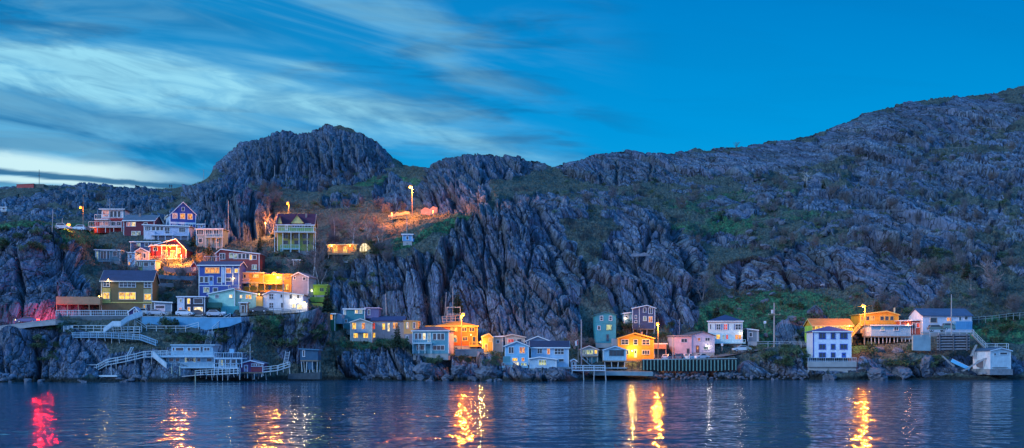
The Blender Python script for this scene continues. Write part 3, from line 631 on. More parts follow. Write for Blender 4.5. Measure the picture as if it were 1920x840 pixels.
h = House('house', 'low pale blue wing to the left of the navy house', 'house', 1170, 1184, (588.5, 586), 606, D=5, col=(.16, .30, .38), group=G_LOW, rcol=(.2, .35, .45)); h.win(1173, 592, 1177, 597); h.lamp(1173, 597, -.5, 25, (1, .8, .5))
h = House('house', 'bright yellow two storey gabled house with dark roof edge', 'house', 1159, 1225.5, (634, 634), 673, D=8, col=(.70, .27, .012), roof=('gable', 1190.5, 624.5), rcol=(.05, .03, .03), group=G_LOW, trimcol=(.72, .40, .06), dy=2.5)
h.win(1165.5, 637, 1178, 645.5, 'd', 2, 2, fr=(.75, .62, .45)); h.win(1188.5, 637, 1195, 646, 'd', 1, 2, fr=(.75, .62, .45)); h.win(1204.5, 637, 1217.5, 646, 'd', 2, 2, fr=(.75, .62, .45)); h.win(1204.5, 657, 1217.5, 664, 'd', 3, fr=(.75, .62, .45)); h.win(1175, 656, 1179, 664, 'd', fr=(.75, .62, .45))
h.door(1189, 655, 1194, 670.5, (.7, .62, .5)); h.lamp(1185.5, 658, -.6, 700, (1, .62, .12), .16, 16); h.chimney(1203.5, 622, 628, .35, 3)
h.box('side_wing', 1148, 635, 1158.5, 655, 2, 6, (.36, .36, .38)); h.box('foundation_wall', 1159, 673, 1226, 677, -.02, 4, (.5, .22, .08))
h = House('boathouse', 'sky blue boathouse with one wide dark window raised over an open bay', 'boathouse', 1132, 1174, (656, 656), 676, D=7, col=(.28, .50, .60), roof=('gable', 1153, 649), rcol=(.05, .08, .13), group=G_LOW, stilts=694, ns=4, dy=5, trimcol=(.5, .64, .7))
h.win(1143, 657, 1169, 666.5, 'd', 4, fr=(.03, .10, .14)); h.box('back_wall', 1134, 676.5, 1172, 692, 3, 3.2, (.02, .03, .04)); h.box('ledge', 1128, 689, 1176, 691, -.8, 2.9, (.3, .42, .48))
h = House('carport', 'orange brown carport with a slatted balcony by the street lamp', 'carport', 1227, 1249, 645, 671, D=5, col=(.03, .04, .05), rcol=(.42, .20, .12), over=.3, group=G_LOW, dy=2.2)
h.box('slatted_band', 1226, 645.5, 1249.5, 654, -1.0, -.05, (.45, .18, .09)); h.box('post', 1247.6, 654.2, 1249.2, 672, -.9, -.75, (.45, .18, .09))
h = House('house', 'pink and lilac house with an offset gable above the parked cars', 'house', 1297, 1340, (628, 629.5), 661, D=9, yaw=10, col=(.50, .46, .56), roof=('gable', 1318, 622), rcol=(.12, .10, .10), group=G_LOW, trimcol=(.6, .55, .6), trim=False, found=1.5)
h.box('pink_wing', 1265, 630.5, 1297, 666, -.25, 6.5, PINK); h.box('wing_roof', 1263, 628.7, 1298, 630.5, -.6, 6.8, (.30, .26, .28))
h.win(1277.5, 635.5, 1288, 641.5, 'd', 2, y=-.25); h.door(1288, 654, 1292, 664.5, (.06, .06, .08), y=-.25, fr=(.2, .15, .16)); h.win(1308.5, 633.5, 1313, 639, 'o'); h.win(1322.5, 633.5, 1330.5, 639, 'd', 2); h.door(1305.5, 648.5, 1310, 661, (.25, .1, .08), 'o', fr=(.08, .04, .05)); h.win(1319, 650, 1327.5, 655.5, 'm'); h.lamp(1329, 649, -.5, 60, (1, .85, .6))
h = House('house', 'white house with dark hip roof, blue shutters and coloured lit windows', 'house', 1328, 1392, 603, 643, D=8, yaw=-9, col=(.60, .68, .66), roof=('hip', 591.5, 4), rcol=(.02, .045, .12), group=G_LOW, side=((.44, .52, .55), 'r'), found=2.2)
SH = (.03, .12, .32)
for a, b, k in ((1343.5, 1350.5, 'd'), (1357.5, 1363.5, 'r'), (1379, 1389, 'd')):
    h.win(a, 608, b, 618, k, 2, 2); h.box('shutter', a - 2.6, 607.5, a - .9, 618.5, -.05, -.003, SH); h.box('shutter', b + .9, 607.5, b + 2.6, 618.5, -.05, -.003, SH)
h.win(1331, 608, 1333, 617); h.win(1343, 627.5, 1350, 635.5, 'y'); h.win(1355, 628, 1358.5, 636, 'm'); h.win(1361.5, 627.5, 1365, 636, 'r'); h.win(1378.5, 627.5, 1390, 636, 'o', 2); h.deck(1336, 1398, 642.5, 636.5, -1.2, -.04, col=(.4, .62, .64)); h.lamp(1390, 625, -.4, 25, (1, .8, .5))
h = House('house', 'square white three storey house with blue window frames on a sea wall', 'house', 1525, 1596, 622.5, 671, D=9, yaw=-3, col=(.66, .70, .78), roof=('hip', 612.5, 4.5), rcol=(.02, .06, .2), group=G_LOW, dy=4, found=0)
BF = (.02, .07, .36)
for v0, v1 in ((625, 634.5), (646, 654), (662, 670)):
    for a, b, n in ((1536.5, 1547, 2), (1559, 1565, 1), (1576, 1587.5, 2)):
        if v0 == 662 and n == 2 and a > 1570: h.door(1579, 662, 1585, 671, (.03, .1, .4), fr=BF); continue
        h.win(a, v0, b, v1, 'd', n, 1, fr=BF, fw=.17)
h.box('corner_board', 1524.3, 624, 1526.2, 671, -.06, -.003, BF)
h.box('terrace', 1514.5, 678, 1606, 688, -3.4, 9, mat=M_CONC()); h.box('sea_wall', 1515, 688.3, 1605, 700, -3.0, 6, mat=M_CONC()); h.deck(1515, 1606, 678, 670.5, -3.3, -.6, col=(.45, .55, .62), ends=True)
h = House('house', 'lime and orange bungalow with orange roof and glowing window row', 'house', 1524, 1598, 610, 642, D=7, yaw=3, col=(.66, .32, .03), roof=('side', 598.5), rcol=(.50, .20, .05), group=G_LOW, side=((.35, .6, .08), 'l'), trimcol=(.72, .5, .2), dy=1.0)
for a in range(1528, 1592, 8): h.win(a, 611.5, a + 6, 618.5, 'y' if a < 1560 or a > 1575 else 'w')
h.lamp(1593, 611, -.5, 90, (1, .6, .12))
h = House('house', 'yellow hillside house with double gable above the blue trailer', 'house', 1613, 1684.5, (590, 590), 616, D=7, yaw=4, col=(.72, .32, .02), roof=('gable', 1662, 583.5), rcol=(.4, .24, .06), group=G_LOW, trimcol=(.75, .48, .1))
for a in (1623.5, 1632.5, 1650.5, 1659.5, 1669): h.win(a, 593, a + 6.5, 600.5, 'o' if a in (1632.5,) else 'd', 1, fr=(.74, .5, .12))
h.win(1615, 593, 1617.5, 601, 'd'); h.chimney(1677.5, 577, 586, .3, 2.5, (.6, .5, .3)); h.deck(1613, 1684, 609.5, 603.5, -1.1, -.04, col=(.7, .46, .1))
h = House('trailer', 'pale blue trailer home raised on a forest of thin stilts', 'trailer', 1633, 1707, (610.5, 610.5), 630, D=5, yaw=9, col=(.30, .48, .56), roof=('flat',), rcol=(.12, .10, .12), group=G_LOW, side=((.55, .5, .45), 'l'), stilts=652, ns=11, dy=2.5)
h.win(1652, 613.5, 1658, 619.5, 'm'); h.win(1676.5, 613, 1684, 619.5, 'd', 2); h.win(1627, 614, 1631, 622, 'o', face='l')
h = House('shed', 'rusty red shed lit orange between the trailer and the white house', 'shed', 1688, 1727, (602, 600.5), 627, D=5, col=(.34, .08, .05), group=G_LOW, rcol=(.5, .45, .5)); h.win(1718.5, 606, 1724, 614, 'r', 1); h.door(1711, 606, 1715.5, 626, (.2, .05, .04)); h.lamp(1703, 608, -.5, 70, (1, .4, .12)); h.box('post', 1725.5, 602, 1727, 626, -.3, -.15, (.5, .4, .36))
h = House('house', 'long white bungalow with blue grey roof and tarped car in front', 'house', 1730, 1822, (591.5, 591), 622, D=8, yaw=7, col=(.62, .63, .70), roof=('side', 579.5), rcol=(.05, .09, .16), group=G_LOW, trim=False)
h.win(1744.5, 596, 1756.5, 604.5, 'd', 1, fr=(.6, .5, .4)); h.win(1775.5, 595.5, 1784, 602, 'o', 2); h.win(1808.5, 593.5, 1814, 599); h.door(1798, 593.5, 1802.5, 606, (.3, .38, .4))
h = House('boathouse', 'white boathouse standing alone on a stone crib at the right edge', 'boathouse', 1857, 1895, (657.5, 657.5), 692, D=7, yaw=13, col=(.50, .60, .62), roof=('gable', 1876, 652.5), rcol=(.05, .1, .16), group=G_LOW, side=((.6, .62, .64), 'l'), dy=3, trimcol=(.56, .62, .64))
h.win(1864, 662.5, 1867, 666); h.win(1875, 661, 1888, 664.5); h.win(1853, 661, 1855.5, 667, face='l'); h.box('board_ramp', 1862, 688.5, 1890, 689.6, -.3, -.004, (.1, .12, .14))
h.box('crib', 1856, 692.3, 1899, 703, -1.2, 6, mat=plain((.22, .23, .24), .9, vary=.5, scale=1.4, bump=1.0))
# ------------------------------------------------------------------ roads (registered before the land is cut to them)
def road_pts(pts): return [P(u, v, Y) for u, v, Y in pts]
R1 = road_pts([(-380, 634, 294), (0, 611.5, 297), (60, 604, 298), (105, 599, 299), (240, 593.5, 300), (430, 594, 301), (500, 590, 304), (590, 585, 308)])
R2 = road_pts([(1216, 676, 308), (1300, 672, 308.5), (1345, 668, 309), (1395, 659, 312), (1440, 651, 316), (1520, 648.5, 318), (1620, 646, 318), (1700, 640, 318)])
ROADS += [(R1, 3.2), (R2, 3.6)]

# ------------------------------------------------------------------ land mesh
def build_land():
    u = np.arange(-330, 2250, 1.9)
    Yk, Zk = profile(u)
    nseg = [4, 74, 14, 80, 120, 66, 60, 84, 10, 6, 4]
    Ys, Zs = [], []
    for k, n in enumerate(nseg):
        t = np.linspace(0, 1, n, endpoint=False)[:, None]
        Ys.append(Yk[k] * (1 - t) + Yk[k + 1] * t); Zs.append(Zk[k] * (1 - t) + Zk[k + 1] * t)
    Ys.append(Yk[-1:]); Zs.append(Zk[-1:])
    Y = np.vstack(Ys); Z = np.vstack(Zs); sky_row = sum(nseg[:8])
    Z[sky_row] += (1.1 * fbm(u / 11, u * 0, 91, 4) + .5 * np.abs(fbm(u / 4, u * 0, 95, 2))) * Y[sky_row] / F * 3.0 * sstep(u, 340, 420)
    keepY, keepZ = Y[sky_row].copy(), Z[sky_row].copy()
    for _ in range(5):
        for A in (Y, Z): A[1:-1] = (A[:-2] + 2 * A[1:-1] + A[2:]) / 4
    for _ in range(8):
        for A in (Y, Z): A[6:sky_row - 4, 1:-1] = (A[6:sky_row - 4, :-2] + 2 * A[6:sky_row - 4, 1:-1] + A[6:sky_row - 4, 2:]) / 4
    Y[sky_row] = keepY; Z[sky_row] = keepZ
    U = np.broadcast_to(u, Y.shape)
    X = (U - CU) / F * Y
    V = HV - (Z - H0) / Y * F
    # coarse landforms: hummocks and hollows along the slope
    pos = np.stack([X, Y, Z], -1)
    def normals(p):
        du = np.gradient(p, axis=1); dv = np.gradient(p, axis=0)
        n = np.cross(du, dv); n /= (np.linalg.norm(n, axis=-1, keepdims=True) + 1e-9)
        s = np.where((n[..., 1:2] * -1 + n[..., 2:3] * .6) < 0, -1, 1); return n * s
    N = normals(pos)
    slope_rock = 1 - np.clip(N[..., 2], 0, 1)
    # rock mask, painted with soft ellipses over the bearings (photo pixels)
    def ell(cu, cv, ru, rv, ang=0):
        c, s_ = math.cos(R(ang)), math.sin(R(ang)); du = U - cu; dv = V - cv
        a = (du * c + dv * s_) / ru; b = (-du * s_ + dv * c) / rv
        return 1 - sstep(np.sqrt(a * a + b * b), .72, 1.12)
    rock = np.zeros_like(X)
    for e in [(60, 520, 125, 95), (60, 665, 150, 62), (-200, 560, 170, 170), (-200, 400, 150, 60), (330, 690, 180, 40), (565, 295, 190, 66), (430, 395, 92, 62, 12), (330, 420, 60, 26, -20), (240, 380, 40, 14), (120, 370, 70, 16), (20, 385, 40, 20),
              (700, 540, 92, 74), (790, 540, 40, 70), (905, 300, 135, 40), (850, 355, 75, 50), (740, 365, 46, 30), (640, 375, 45, 16), (960, 505, 150, 130), (1010, 390, 100, 28), (880, 600, 90, 60), (1010, 600, 90, 48), (1230, 505, 120, 108, 30),
              (1150, 312, 110, 32), (1280, 310, 60, 24), (1430, 302, 130, 28, -10), (1205, 410, 60, 18), (1520, 505, 210, 40, -4), (1700, 420, 90, 38), (1700, 535, 90, 36), (1360, 440, 70, 18), (1600, 260, 120, 34, -20), (1780, 230, 150, 44, -8), (1700, 330, 130, 36), (1850, 330, 90, 40),
              (1560, 370, 80, 22), (1820, 410, 80, 30), (1520, 612, 46, 28), (1500, 690, 120, 20), (1690, 690, 120, 20), (1850, 680, 90, 26), (720, 685, 90, 36), (860, 690, 90, 30), (1010, 700, 100, 18), (1300, 700, 120, 12), (560, 640, 50, 46), (420, 620, 60, 40), (2080, 400, 130, 260), (1660, 480, 60, 30)]:
        rock = np.maximum(rock, ell(*e))
    big = fbm(X / 26, (Z + Y * .35) / 20, 3, 4); med = fbm(X / 7, (Z + Y * .35) / 5, 21, 4)
    right = sstep(U, 1350, 1600) * sstep(-V, -560, -470)
    rock = np.clip(rock * 1.25 + .5 * big + .55 * med - .12, 0, 1)
    rock = np.maximum(rock, sstep(med + .5 * big, .22, .42) * (.35 + .5 * right))
    upper = sstep(U, 1010, 1120) * sstep(-V, -500, -455)
    rock = np.maximum(rock, upper * sstep(med + .7 * big, -.06, .16) * .9)
    leftr = sstep(-U, -350, -310) * sstep(-V, -440, -405)
    rock = np.maximum(rock, leftr * sstep(med + .6 * big, -.02, .2) * .85)
    rock = sstep(rock, .25, .62)
    # village terraces keep their soil
    village = np.maximum.reduce([ell(370, 520, 190, 75), ell(560, 500, 70, 70), ell(1460, 585, 150, 44), ell(1740, 610, 150, 30), ell(650, 430, 60, 40)])
    rock *= 1 - .8 * village
    rock = np.maximum(rock, np.maximum(ell(1486, 622, 36, 26), ell(1532, 596, 22, 12)))
    calm = 1 - .75 * village * (1 - ell(1486, 622, 36, 26))
    # bedding planes: slabs lean to the right in the west and to the left in the east
    ang = np.interp(u, [-330, 100, 420, 700, 1000, 1300, 1700, 2250], np.radians([58, 62, 84, 106, 125, 130, 124, 122]))[None, :]
    h_ = Z * 1.0 + Y * .45
    Wx = X + 3.2 * fbm(X / 14, h_ / 14, 40, 3); Wh = h_ + 3.2 * fbm(X / 14, h_ / 14, 50, 3)
    s = Wx * np.sin(ang) - Wh * np.cos(ang); l = Wx * np.cos(ang) + Wh * np.sin(ang)
    D = np.zeros_like(X); crack = np.zeros_like(X); tint = np.zeros_like(X)
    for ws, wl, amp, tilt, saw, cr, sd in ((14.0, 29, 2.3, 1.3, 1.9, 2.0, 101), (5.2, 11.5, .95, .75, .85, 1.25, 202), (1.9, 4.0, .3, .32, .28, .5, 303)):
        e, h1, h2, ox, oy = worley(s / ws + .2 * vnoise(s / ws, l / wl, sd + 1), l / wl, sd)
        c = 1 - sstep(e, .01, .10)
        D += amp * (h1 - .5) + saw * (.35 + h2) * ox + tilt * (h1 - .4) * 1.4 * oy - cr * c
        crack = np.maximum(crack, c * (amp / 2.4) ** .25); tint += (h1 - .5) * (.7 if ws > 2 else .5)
    D += .35 * fbm(X / 1.1, h_ / 1.6, 77, 3)
    Dr = D * rock * (1 - .28 * sstep(-V, -430, -370) * sstep(U, 1000, 1100))
    grassy = (1 - rock)
    Dg = (1.3 + 1.0 * upper) * fbm(X / 9, h_ / 3.0, 61, 4) + (.55 + .5 * upper) * np.abs(fbm(X / 2.6, h_ / 1.3, 66, 3))
    # small blocks scattered over the open slopes
    e, h1, h2, ox, oy = worley(X / 2.6, h_ / 2.2, 404)
    blocks = (h1 > .72) * sstep(e, .05, .4) * grassy * (.3 + .7 * right) * (1 - village)
    Dg += 1.1 * blocks
    disp = Dr + Dg * grassy + (4.4 * big + 1.4 * med) * (.4 + .8 * rock) * calm
    # gullies: long dark clefts between the slabs
    for pts, wpx, dep in [([(1262, 395), (1292, 470), (1318, 545), (1340, 600)], 7, 6.5), ([(1140, 520), (1165, 580)], 5, 3.5), ([(1085, 470), (1110, 560), (1130, 590)], 6, 4), ([(835, 430), (842, 500), (828, 570)], 9, 5), ([(792, 470), (800, 560), (812, 620)], 8, 4.5), ([(905, 430), (935, 500), (950, 560)], 5, 3.5), ([(985, 400), (1030, 480), (1060, 560)], 5, 3),
                          ([(868, 380), (880, 440)], 6, 3), ([(745, 255), (768, 330)], 6, 3), ([(520, 262), (528, 300), (500, 335)], 6, 3.5), ([(588, 270), (610, 320)], 5, 3), ([(640, 275), (662, 325)], 5, 3), ([(905, 330), (925, 385)], 6, 4), ([(840, 335), (850, 395)], 5, 3), ([(678, 480), (690, 540), (720, 600)], 5, 3), ([(1180, 470), (1212, 545), (1240, 600)], 5, 3.5),
                          ([(68, 625), (66, 712)], 4, 4), ([(30, 460), (45, 600)], 4, 3), ([(120, 450), (150, 540)], 8, 3), ([(1395, 480), (1385, 545)], 5, 3), ([(1470, 478), (1482, 545)], 5, 3), ([(1560, 475), (1580, 540)], 5, 3), ([(420, 370), (440, 440)], 5, 3), ([(470, 370), (478, 440)], 5, 3)]:
        dm = np.full_like(X, 1e9)
        jit = 5 * fbm(U / 22, V / 22, 88, 3)
        for (a0, b0), (a1, b1) in zip(pts[:-1], pts[1:]):
            du, dv = a1 - a0, b1 - b0; t = np.clip(((U - a0) * du + (V - b0) * dv) / (du * du + dv * dv), 0, 1)
            dm = np.minimum(dm, np.hypot(U - a0 - t * du + jit, V - b0 - t * dv))
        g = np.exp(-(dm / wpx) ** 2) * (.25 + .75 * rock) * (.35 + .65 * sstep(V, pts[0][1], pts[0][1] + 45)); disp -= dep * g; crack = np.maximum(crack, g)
    # fade at the skyline (it is drawn), under water and near the road bench
    row = np.arange(Y.shape[0])[:, None]
    fade = np.interp(row[:, 0], [0, 4, 12, sky_row - 44, sky_row - 6, sky_row + 20], [.2, .35, 1, 1, .34, .3])[:, None]
    disp = disp * fade
    disp = np.clip(disp, -8, 6)
    disp += 4.2 * np.exp(-((U - 1486) / 30) ** 2 - ((V - 622) / 20) ** 2) + 2.6 * np.exp(-((U - 1530) / 20) ** 2 - ((V - 596) / 12) ** 2)
    def box_(u0, u1, v0, v1, s_=10): return sstep(U, u0 - s_, u0 + s_) * sstep(-U, -u1 - s_, -u1 + s_) * sstep(V, v0 - s_, v0 + s_) * sstep(-V, -v1 - s_, -v1 + s_)
    quiet = np.maximum.reduce([box_(115, 560, 603, 718, 8), box_(-60, 108, 592, 622, 5), box_(555, 602, 640, 718, 8), box_(1062, 1390, 640, 718, 8), box_(935, 1062, 640, 696, 8), box_(1505, 1612, 650, 702, 8), box_(1750, 1905, 620, 704, 8), box_(430, 580, 588, 604, 5)])
    disp = disp * (1 - quiet) + np.minimum(disp * .6, .15) * quiet
    pos = pos + N * disp[..., None]
    pos[:5, :, 2] = np.minimum(pos[:5, :, 2], np.array([-3, -2.4, -1.8, -1.1, -.2])[:, None] + .5 * np.clip(med[:5], -1, 1))
    x, y, z = pos[..., 0], pos[..., 1], pos[..., 2]
    # cut building plots
    for px, py, yaw, xl, xr, dp, pz in PADS:
        c, s_ = math.cos(yaw), math.sin(yaw)
        near = np.hypot(x - px, y - py) < 30
        lx = (x[near] - px) * c + (y[near] - py) * s_; ly = -(x[near] - px) * s_ + (y[near] - py) * c
        dx = np.maximum(np.maximum(xl - .4 - lx, lx - xr - .4), 0); dy = np.maximum(np.maximum(-.8 - ly, ly - dp - .5), 0)
        d = np.hypot(dx, dy)
        z[near] = np.minimum(z[near], pz - .12 + d * 1.9)
    for pts, hw in ROADS:
        for a, b in zip(pts[:-1], pts[1:]):
            d2 = Vector((b.x - a.x, b.y - a.y)); L2 = d2.length_squared
            t = np.clip(((x - a.x) * d2.x + (y - a.y) * d2.y) / L2, 0, 1)
            d = np.hypot(x - a.x - t * d2.x, y - a.y - t * d2.y); zr = a.z + t * (b.z - a.z) - .25
            inn = d < hw + .6
            z[:] = np.where(inn, zr, z)
            z[:] = np.where(~inn & (d < hw + 9), np.minimum(z, zr + (d - hw - .6) * 2.2), z)
    # mesh
    nr, nc = x.shape
    me = bpy.data.meshes.new('hillside')
    idx = np.arange(nr * nc).reshape(nr, nc)
    q = np.stack([idx[:-1, :-1], idx[:-1, 1:], idx[1:, 1:], idx[1:, :-1]], -1).reshape(-1, 4)
    me.vertices.add(nr * nc); me.vertices.foreach_set('co', pos.reshape(-1).astype(np.float32))
    me.loops.add(q.size); me.loops.foreach_set('vertex_index', q.reshape(-1).astype(np.int32))
    me.polygons.add(len(q)); me.polygons.foreach_set('loop_start', np.arange(0, q.size, 4, dtype=np.int32))
    me.update(calc_edges=True)
    lush = np.maximum.reduce([ell(1460, 590, 170, 50), ell(850, 420, 60, 14, -16), ell(90, 440, 110, 22), ell(1880, 620, 70, 26), ell(95, 625, 26, 18), ell(100, 665, 26, 18), ell(700, 645, 70, 12), ell(560, 610, 60, 40) * .8, ell(760, 455, 60, 10, -18), ell(1560, 655, 90, 14) * .7, ell(700, 342, 170, 10) * .55, ell(1450, 385, 240, 34) * .45, ell(1330, 420, 120, 14) * .5, ell(320, 598, 18, 7)])
    att = me.color_attributes.new('cover', 'FLOAT_COLOR', 'POINT')
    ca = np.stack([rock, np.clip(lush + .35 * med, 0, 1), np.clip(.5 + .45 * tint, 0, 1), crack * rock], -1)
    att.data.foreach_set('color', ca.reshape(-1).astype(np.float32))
    a2 = me.attributes.new('strata', 'FLOAT_VECTOR', 'POINT')
    a2.data.foreach_set('vector', np.stack([s, l, 0 * s], -1).reshape(-1).astype(np.float32))
    o = bpy.data.objects.new('hillside', me); COL.objects.link(o)
    tag(o, 'rocky hillside of grey slabs and rough grass rising from the shore', kind='structure')
    # what is seen along each sight line: nearest surface per 2 px cell
    up = CU + x / y * F; vp = HV - (z - H0) / y * F
    gu = np.round((up + 400) / 2).astype(int); gv = np.round(vp / 2).astype(int)
    ok = (gu >= 0) & (gu < 1400) & (gv >= 0) & (gv < 420) & (row <= sky_row)
    zb = np.full((1400, 420), 1e9)
    np.minimum.at(zb, (gu[ok], gv[ok]), y[ok])
    return o, zb, pos, rock, up, vp, row <= sky_row
land, ZB, LPOS, LROCK, LU, LV, LOK = build_land()

def seen_Y(u, v):
    """distance of the visible land at photo pixel (u, v)"""
    i, j = int(round((u + 400) / 2)), int(round(v / 2))
    for r in (0, 1, 2, 4, 8):
        w = ZB[max(0, i - r):i + r + 1, max(0, j - r):j + r + 1]
        if w.size and w.min() < 1e8: return float(np.min(w[w < 1e8]))
    return land_Y(u, v)
def on_land(u, v, dy=0.0):
    return P(u, v, seen_Y(u, v) + dy)

# ------------------------------------------------------------------ land material
def land_material():
    m, b, p, tc = new_mat('rock_and_turf')
    at = b.node('ShaderNodeAttribute', attribute_name='cover'); sp = b.node('ShaderNodeSeparateColor'); b.put(sp.inputs[0], at.outputs['Color'])
    pos = tc.outputs['Object']
    n_big = b.noise(pos, .05, 5); n_mid = b.noise(pos, .35, 6); n_fine = b.noise(pos, 1.6, 8, .65)
    streak = b.noise(b.mapping(pos, (1.0, .6, .16), (0, R(-28), 0)), 1.4, 5, .6)
    rk = b.mix(b.ss(n_mid, .35, .65), (.068, .12, .185), (.20, .262, .345))
    rk = b.mix(b.ss(streak, .42, .62, 0, .75), rk, (.29, .35, .43))
    rk = b.mix(b.ss(n_big, .45, .62, 0, .55), rk, (.10, .15, .15))
    rk = b.mix(b.m('MULTIPLY', b.ss(b.noise(pos, .8, 6), .55, .68), .7), rk, (.045, .055, .075))
    rk = b.mix(b.ss(sp.outputs[2], .2, .8), b.mix(1, rk, (.55, .55, .58), 'MULTIPLY'), rk)
    rk = b.mix(b.m('MULTIPLY', at.outputs['Alpha'], .72), rk, (.035, .04, .035))        # darkening put into the colour along cracks and gullies
    sa = b.node('ShaderNodeAttribute', attribute_name='strata').outputs['Vector']
    jn = []
    for sc, w_, rnd in (((.30, .14, 1), .035, .95), ((1.0, .5, 1), .06, 1.0)):
        wv = b.node('ShaderNodeVectorMath', operation='ADD'); b.put(wv.inputs[0], b.mapping(sa, sc)); nz = b.node('ShaderNodeVectorMath', operation='SCALE'); b.put(nz.inputs[0], b.noise(sa, .5, 4, out=1)); nz.inputs[3].default_value = .5; b.put(wv.inputs[1], nz.outputs[0])
        vj = b.node('ShaderNodeTexVoronoi', feature='DISTANCE_TO_EDGE'); b.put(vj.inputs['Vector'], wv.outputs[0]); vj.inputs['Scale'].default_value = 1.0; vj.inputs['Randomness'].default_value = rnd
        jn.append(b.ss(vj.outputs['Distance'], 0, w_, 1, 0))
    vc = b.node('ShaderNodeTexVoronoi', feature='F1'); b.put(vc.inputs['Vector'], b.mapping(sa, (.9, .22, 1))); vc.inputs['Scale'].default_value = 1.0
    vs_ = b.node('ShaderNodeSeparateColor'); b.put(vs_.inputs[0], vc.outputs['Color'])
    rk = b.mix(b.ss(vs_.outputs[0], .3, .9, .0, .55), rk, (.06, .07, .11)); rk = b.mix(b.ss(vs_.outputs[1], .6, .95, .0, .6), rk, (.155, .185, .27))
    joint = b.m('MAXIMUM', b.m('MULTIPLY', jn[0], .9), b.m('MULTIPLY', jn[1], b.ss(n_mid, .4, .6, .1, .65)))
    rk = b.mix(joint, rk, (.02, .024, .026))
    dry = b.mix(b.ss(n_fine, .35, .65), (.036, .052, .048), (.115, .135, .11))
    dry = b.mix(b.ss(b.noise(pos, .16, 5), .5, .66, 0, .8), dry, (.025, .03, .032))
    green = b.mix(b.ss(n_fine, .36, .64), (.012, .05, .03), (.06, .20, .085)); green = b.mix(b.ss(b.noise(pos, .45, 6), .52, .62, 0, .75), green, (.02, .035, .03))
    soil = b.mix(b.ss(b.m('ADD', sp.outputs[1], b.m('MULTIPLY', b.m('SUBTRACT', n_mid, .5), .8)), .25, .6), dry, green)
    mask = b.ss(b.m('ADD', sp.outputs[0], b.m('MULTIPLY', b.m('SUBTRACT', n_fine, .5), .7)), .35, .6)
    colr = b.mix(mask, soil, rk)
    sx = b.node('ShaderNodeSeparateXYZ'); b.put(sx.inputs[0], pos)
    tide = b.ss(b.m('ADD', sx.outputs[2], b.m('MULTIPLY', n_mid, 1.6)), 1.3, 2.2)         # weed and wet rock at the tide line
    colr = b.mix(tide, (.018, .022, .02), colr)
    b.put(p.inputs['Base Color'], colr); p.inputs['Roughness'].default_value = .9; p.inputs['Specular IOR Level'].default_value = .25
    vo = b.node('ShaderNodeTexVoronoi', feature='DISTANCE_TO_EDGE'); b.put(vo.inputs['Vector'], b.mapping(pos, (1, .8, .4), (0, R(-25), 0))); vo.inputs['Scale'].default_value = .9
    hgt = b.m('ADD', b.m('MULTIPLY', b.noise(pos, 1.0, 9, .62), 1.2), b.m('MULTIPLY', b.ss(vo.outputs['Distance'], 0, .12), .35))
    hgt = b.m('SUBTRACT', hgt, b.m('MULTIPLY', b.m('MULTIPLY', joint, mask), 1.0))
    bp = b.node('ShaderNodeBump'); bp.inputs['Strength'].default_value = .9; bp.inputs['Distance'].default_value = .6
    b.put(bp.inputs['Height'], hgt); b.put(p.inputs['Normal'], bp.outputs[0])
    return m
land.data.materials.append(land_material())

# ------------------------------------------------------------------ road surfaces
def ribbon(name, pts, hw, mat, label, dz=0.0):
    b = MB(); n = len(pts); L, Rr = [], []
    for i, p in enumerate(pts):
        a = pts[max(0, i - 1)]; c = pts[min(n - 1, i + 1)]; d = (c - a); d.z = 0; d.normalize(); w = Vector((-d.y, d.x, 0)) * hw
        L.append(p + w + Vector((0, 0, dz))); Rr.append(p - w + Vector((0, 0, dz)))
    b.add(L + Rr, [(i, i + 1, n + i + 1, n + i) for i in range(n - 1)])
    return tag(b.build(name, mat), label, kind='structure')
M_ASPH = plain((.075, .07, .075), .85, vary=.3, scale=.8, bump=.3)
ribbon('road', R1, 3.2, M_ASPH, 'narrow shore road running below the village terraces')
ribbon('road', R2, 3.6, plain((.13, .115, .12), .85, vary=.3, scale=.8, bump=.3), 'sloping lane and parking apron below the hip roofed houses')
# ------------------------------------------------------------------ sea wall, retaining walls, stone walls
def wall_px(name, label, cat, pts, Y0, Y1, mat, cap=None, cap_col=WHITE):
    """upright wall whose face is traced by (u, v_top, v_bottom) points"""
    top = [P(u, vt, Y0) for u, vt, vb in pts]; bot = [P(u, vb, Y0) for u, vt, vb in pts]
    o = top[0].copy(); o.z = bot[0].z
    e = empty(name, o, label, cat); e['kind'] = 'thing'; b = MB(); c = MB()
    for i in range(len(pts) - 1):
        b.prism([bot[i] - o, bot[i + 1] - o, top[i + 1] - o, top[i] - o], (0, Y1 - Y0, 0))
        if cap:
            c.prism([top[i] - o + Vector((0, -.06, .003)), top[i + 1] - o + Vector((0, -.06, .003)), top[i + 1] - o + Vector((0, -.06, cap)), top[i] - o + Vector((0, -.06, cap))], (0, .6, 0))
    b.build('wall_face', mat, e)
    if cap: c.build('coping', plain(cap_col, .7), e)
    return e, o
sw, so_ = wall_px('sea_wall', 'sheet pile sea wall of dark panels and green ribs under the parked cars', 'sea wall', [(1204, 675, 694), (1290, 674, 697), (1382, 673, 694)], 301.6, 302.6, plain((.018, .022, .024), .9), cap=.18, cap_col=(.3, .34, .34))
for i in range(27):
    u = 1207 + i * 6.65; a = P(u, 674.5, 301.3) - so_; c = P(u, 695.5 if 20 < i * 6.65 < 150 else 694, 301.3) - so_
    MB().prism([(a.x - .12, a.y, c.z), (a.x + .12, a.y, c.z), (a.x + .12, a.y, a.z), (a.x - .12, a.y, a.z)], (0, .295, 0)).build('pile', plain((.14, .26, .22), .7, vary=.4), sw)
M_BLUEC = plain((.11, .33, .50), .85, vary=.4, scale=.5, bump=.3)
